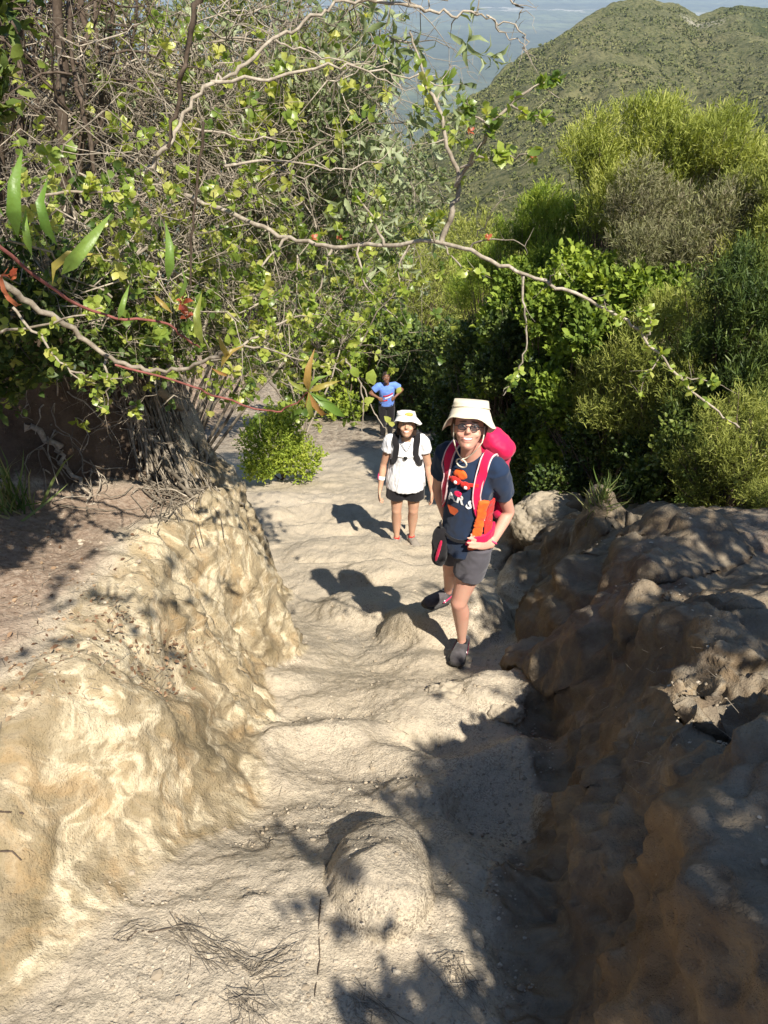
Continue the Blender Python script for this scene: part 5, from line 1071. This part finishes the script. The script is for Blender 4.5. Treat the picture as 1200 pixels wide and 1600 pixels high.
for pth in (left_path, right_path):
    o = strap(BV, pth, .042, .004, 'shoulder_strap', PINK, pk)
    for g in (-1, 1):
        q = [p + lat * g * .023 for p in pth]; strap(BV, q, .006, .0045, 'piping', TRIM, o, .004)
strap(BV, [sp(-.118, .12, -.115), sp(0, .14, -.12), sp(.118, .12, -.115)], .018, .003, 'chest_strap', REDD, pk, .006)
for k, (la, z, m_) in enumerate(((-.035, -.100, REDD), (.040, -.112, REDD))):
    S_ = Solid(); c0 = np.array(BV.find_nearest(Vector(sp(la, .16, z)))[0]) + f * .016; S_.ball(c0, (lat, f, ZU), (.026, .010, .022), 14); fl = S_.build('chest_pouch', m_, pk, .005, 1, .006, 30, seed=20 + k)
    S_ = Solid(); S_.ball(c0 + f * .014 + lat * .006, (lat, f, ZU), (.009, .006, .009), 12); S_.build('buckle', WHITEP, fl, remesh=False)
S_ = Solid(); S_.ball(sp(.01, .155, -.165), (lat, f, ZU), (.022, .008, .016), 12); S_.build('strap_tail', PINK, pk, .004, 1, .004, 30)
# orange panel, hip belt
strap(BV, [sp(.150, .09, -.20), sp(.150, .11, -.30), sp(.140, .12, -.40), sp(.120, .125, -.485)], .052, .007, 'side_panel', ORANGE, pk, .005, 8, .005)
strap(BV, [sp(.160, .02, -.22), sp(.165, .03, -.32), sp(.165, .04, -.42)], .060, .006, 'side_panel', REDD, pk, .003, 8, .004)
strap(BV, [sp(.09, .14, -.43), sp(.14, .12, -.425), sp(.175, .04, -.42), sp(.17, -.06, -.41)], .050, .008, 'hip_belt', PINK, pk, .009, 8, .003)
strap(BV, [sp(.09, .14, -.44), sp(0, .15, -.45), sp(-.09, .14, -.44), sp(-.16, .06, -.43)], .018, .003, 'belt_webbing', BLACKC, pk, .006)
# dark bag hanging at her right hip
hb = empty('hip_bag', tuple(J['hipR'] - lat * .07), 'black hip bag with a crimson stripe hanging at the thigh of the hiker in navy', 'bag')
c0 = J['hipR'] - lat * .022 + f * .085 - ZU * .02
S_ = Solid(); S_.ball(c0, (lat, f, ZU), (.042, .035, .120), 20, .65); S_.build('bag', BLACKC, hb, .007, 2, .004, 12)
S_ = Solid(); S_.ball(c0 + f * .034 + lat * .010, (lat, f, unit(ZU + lat * .18)), (.009, .006, .075), 12, .6); S_.build('stripe', PINK, hb, .004, 1)
T = Tubes(); T.add(curve([c0 + ZU * .12, c0 + ZU * .14 + f * .01, sp(-.12, .11, -.40)], 5), .006, .006, .5, 6); T.build('strap', BLACKC, hb)
# ---------------------------------------------------------------- generic standing figures
def standing(G, s, yaw, o):
    lat = V3(math.cos(yaw), math.sin(yaw), 0); f = V3(lat[1], -lat[0], 0)
    def q(x, y, z): return G + (lat * x + f * y + ZU * z) * s
    J = {'pelvis': q(0, 0, .86), 'neck': q(0, .02, 1.36), 'anL': q(.075, 0, .085), 'anR': q(-.085, .03, .085), 'knL': q(.085, .03, .46), 'knR': q(-.09, .04, .46), 'hipL': q(.085, 0, .84), 'hipR': q(-.085, 0, .84), 'shL': q(.155, 0, 1.30), 'shR': q(-.155, 0, 1.30)}
    J['elL'] = q(*o['elL']); J['wrL'] = q(*o['wrL']); J['elR'] = q(*o['elR']); J['wrR'] = q(*o['wrR'])
    return J, lat, f, q
# hiker in white top
g2 = ghit(632, 848); G2 = V3(*g2); print('G2', G2)
S2 = .99
J, lat, f, q = standing(G2, S2, -.05, dict(elL=(.225, -.02, 1.00), wrL=(.265, .07, .75), elR=(-.225, -.02, 1.00), wrR=(-.26, .07, .75)))
p2 = empty('person', tuple(G2), 'hiker in white top, black shorts and patterned white hat standing behind the nearest one', 'person')
hc = q(0, .05, 1.50); F = unit(f * .9 + ZU * .40); Rt = lat; U = unit(np.cross(F, Rt)); U = U * np.sign(U[2])
body(p2, J, lat, f, SK2, S2, (hc, F, U, Rt), {'L': (V3(.12, -.25, -1), lat, f, .35), 'R': (V3(-.10, -.25, -1), -lat, f, .45)}, .007)
face_parts(p2, hc, F, U, Rt, DK, True, False, None, LIP, S2); hair(p2, hc, F, U, Rt, DK, .05, S2)
ht = bucket_hat(p2, hc + U * .026, unit(F + U * .06), unit(U - F * .06 - Rt * .10), Rt, HATW, 1.0, .145, .024, .108, 'hat', .95)
S_ = Solid(); S_.ball(hc + U * .110 + F * .096 + Rt * .02, (Rt, U, F), (.040, .018, .006), 14); S_.build('print', plain('print_ochre', (.72, .40, .10), .8), ht, remesh=False)
SHT = Solid(); 
shp = [(-.10, .215, .175), (-.02, .21, .168), (.06, .20, .158), (.14, .185, .142), (.22, .17, .132), (.32, .165, .128), (.40, .160, .10), (.445, .11, .075), (.47, .07, .055)]
ST2 = shirt(p2, J, lat, f, WHITEC, shp, .42, (.070, .074), S2 * .95, S2, .007, .009, 0., 13., 5, .12)
shorts(p2, J, lat, f, BLACKC, .55, (.112, .114), S2, .04, .003, .16)
B2 = bvh(ST2)
for s, dr in (('L', (.35, -.9)), ('R', (-.45, -.9))):
    feet(p2, J, s, dr, (TAN, SOLEL, SOLE), S2, .25); a = J['an' + s]; S_ = Solid(); S_.limb([a - ZU * .01, a + ZU * .028], [.034, .033], 14, cap=False); S_.build('sock', REDD, p2, .005, 1)
T = Tubes(); T.add(curve([q(-.05, .10, 1.33), q(0, .125, 1.25), q(.05, .10, 1.33)], 6), .003, .003, .5, 5); T.build('hat_cord', SOLE, p2)
d = unit(J['wrR'] - J['elR']); S_ = Solid(); m0 = J['elR'] * .45 + J['wrR'] * .55; S_.limb([m0 - d * .02, m0 + d * .02], [.036, .034], 14, cap=False); S_.build('bandage', WHITEP, p2, .005, 1)
S_ = Solid(); S_.ball(m0 - lat * .03 - d * .02, (lat, f, d), (.014, .02, .045), 12); S_.build('arm_band', PINKSH, p2, .005, 1)
bp = empty('backpack', tuple(q(0, -.2, 1.1)), 'black daypack worn by the hiker in the white top', 'backpack')
S_ = Solid(); S_.ball(q(0, -.20, 1.08), (lat, f, ZU), (.15, .08, .24), 24, .62); S_.build('bag', BLACKC, bp, .008, 3, .004, 10)
for g in (-1, 1): strap(B2, [q(g * .095, -.12, 1.36), q(g * .10, -.02, 1.39), q(g * .105, .09, 1.33), q(g * .11, .13, 1.22), q(g * .135, .13, 1.13), q(g * .17, .06, 1.08)], .062, .007, 'shoulder_strap', BLACKC, bp, .004)
strap(B2, [q(-.11, .14, 1.20), q(0, .15, 1.195), q(.11, .14, 1.20)], .014, .003, 'chest_strap', WHITEP, bp, .008)
S_ = Solid(); S_.ball(np.array(B2.find_nearest(Vector(q(0, .16, 1.19)))[0]) + f * .014, (lat, f, ZU), (.020, .010, .022), 12); S_.build('buckle', M_BLACK, bp, remesh=False)
# farthest hiker
g3 = ghit(604, 683); G3 = V3(*g3); print('G3', G3)
J, lat, f, q = standing(G3, 1.03, .12, dict(elL=(.34, -.03, 1.16), wrL=(.17, .10, 1.06), elR=(-.36, .02, 1.14), wrR=(-.20, .16, 1.10)))
p3 = empty('person', tuple(G3), 'farthest hiker in blue T-shirt and dark trousers with hands on the waist', 'person')
hc = q(-.02, .06, 1.52); F = unit(f * .95 + ZU * .22); Rt = lat; U = unit(np.cross(F, Rt)); U = U * np.sign(U[2])
body(p3, J, lat, f, SK3, 1.03, (hc, F, U, Rt), {'L': (V3(-.6, -.2, -.6), f, ZU, .4), 'R': (V3(.6, -.2, -.6), f, ZU, .4)}, .009)
face_parts(p3, hc, F, U, Rt, DK, False, False, None, LIP3, 1.03)
S_ = Solid(); S_.rings([(hc + U * u - F * .012, Rt, F, a, b) for u, a, b in ((.02, .078, .092), (.05, .082, .102), (.085, .074, .092), (.108, .05, .064), (.12, .02, .025))], 20); S_.build('hair', DK, p3, .007, 2, .003, 30)
S3 = shirt(p3, J, lat, f, BLUEC, [(-.02, .170, .13), (.08, .165, .128), (.20, .16, .125), (.32, .172, .13), (.40, .17, .105), (.455, .10, .07), (.475, .07, .055)], .62, (.080, .078), 1.03, 1.03, .008, .004, 0., 9., 8)
shorts(p3, J, lat, f, BLACKC, .62, (.098, .09), 1.03, .02, .003, .16, 'trousers', 1)
B3 = bvh(S3)
strap(B3, [q(-.10, .15, 1.10), q(0, .16, 1.12), q(.13, .13, 1.16)], .035, .003, 'shirt_stripe', REDD, p3, .003); strap(B3, [q(-.06, .15, 1.05), q(.02, .16, 1.075), q(.14, .13, 1.11)], .03, .003, 'shirt_stripe', WHITEC, p3, .003); strap(B3, [q(-.10, .15, .99), q(-.05, .16, 1.00), q(.0, .16, 1.015)], .03, .003, 'shirt_stripe', REDD, p3, .003)
for s, dr in (('L', (.15, -1)), ('R', (-.3, -.9))): feet(p3, J, s, dr, (BLACKC, SOLE, SOLE), 1.03, .26)
# ================================================================ haze
me = bpy.data.meshes.new('haze')
X0, X1, Y0, Y1, Z0, Z1 = -70000, 70000, -2500, 95000, -501, 25
mv = [(x, y, z) for z in (Z0, Z1) for y in (Y0, Y1) for x in (X0, X1)]
me.from_pydata(mv, [], [(0, 2, 3, 1), (4, 5, 7, 6), (0, 1, 5, 4), (2, 6, 7, 3), (0, 4, 6, 2), (1, 3, 7, 5)]); me.update()
hm = bpy.data.materials.new('haze_air'); hm.use_nodes = True; ht = hm.node_tree; ht.nodes.clear()
ho = ht.nodes.new('ShaderNodeOutputMaterial'); hv = ht.nodes.new('ShaderNodeVolumePrincipled')
hv.inputs['Color'].default_value = (.62, .78, 1., 1); hv.inputs['Density'].default_value = 1.1e-4; hv.inputs['Anisotropy'].default_value = 0.
ht.links.new(hv.outputs[0], ho.inputs[1])
tag(link('haze', me, hm), 'thin blue haze over the far plain', kind='stuff')
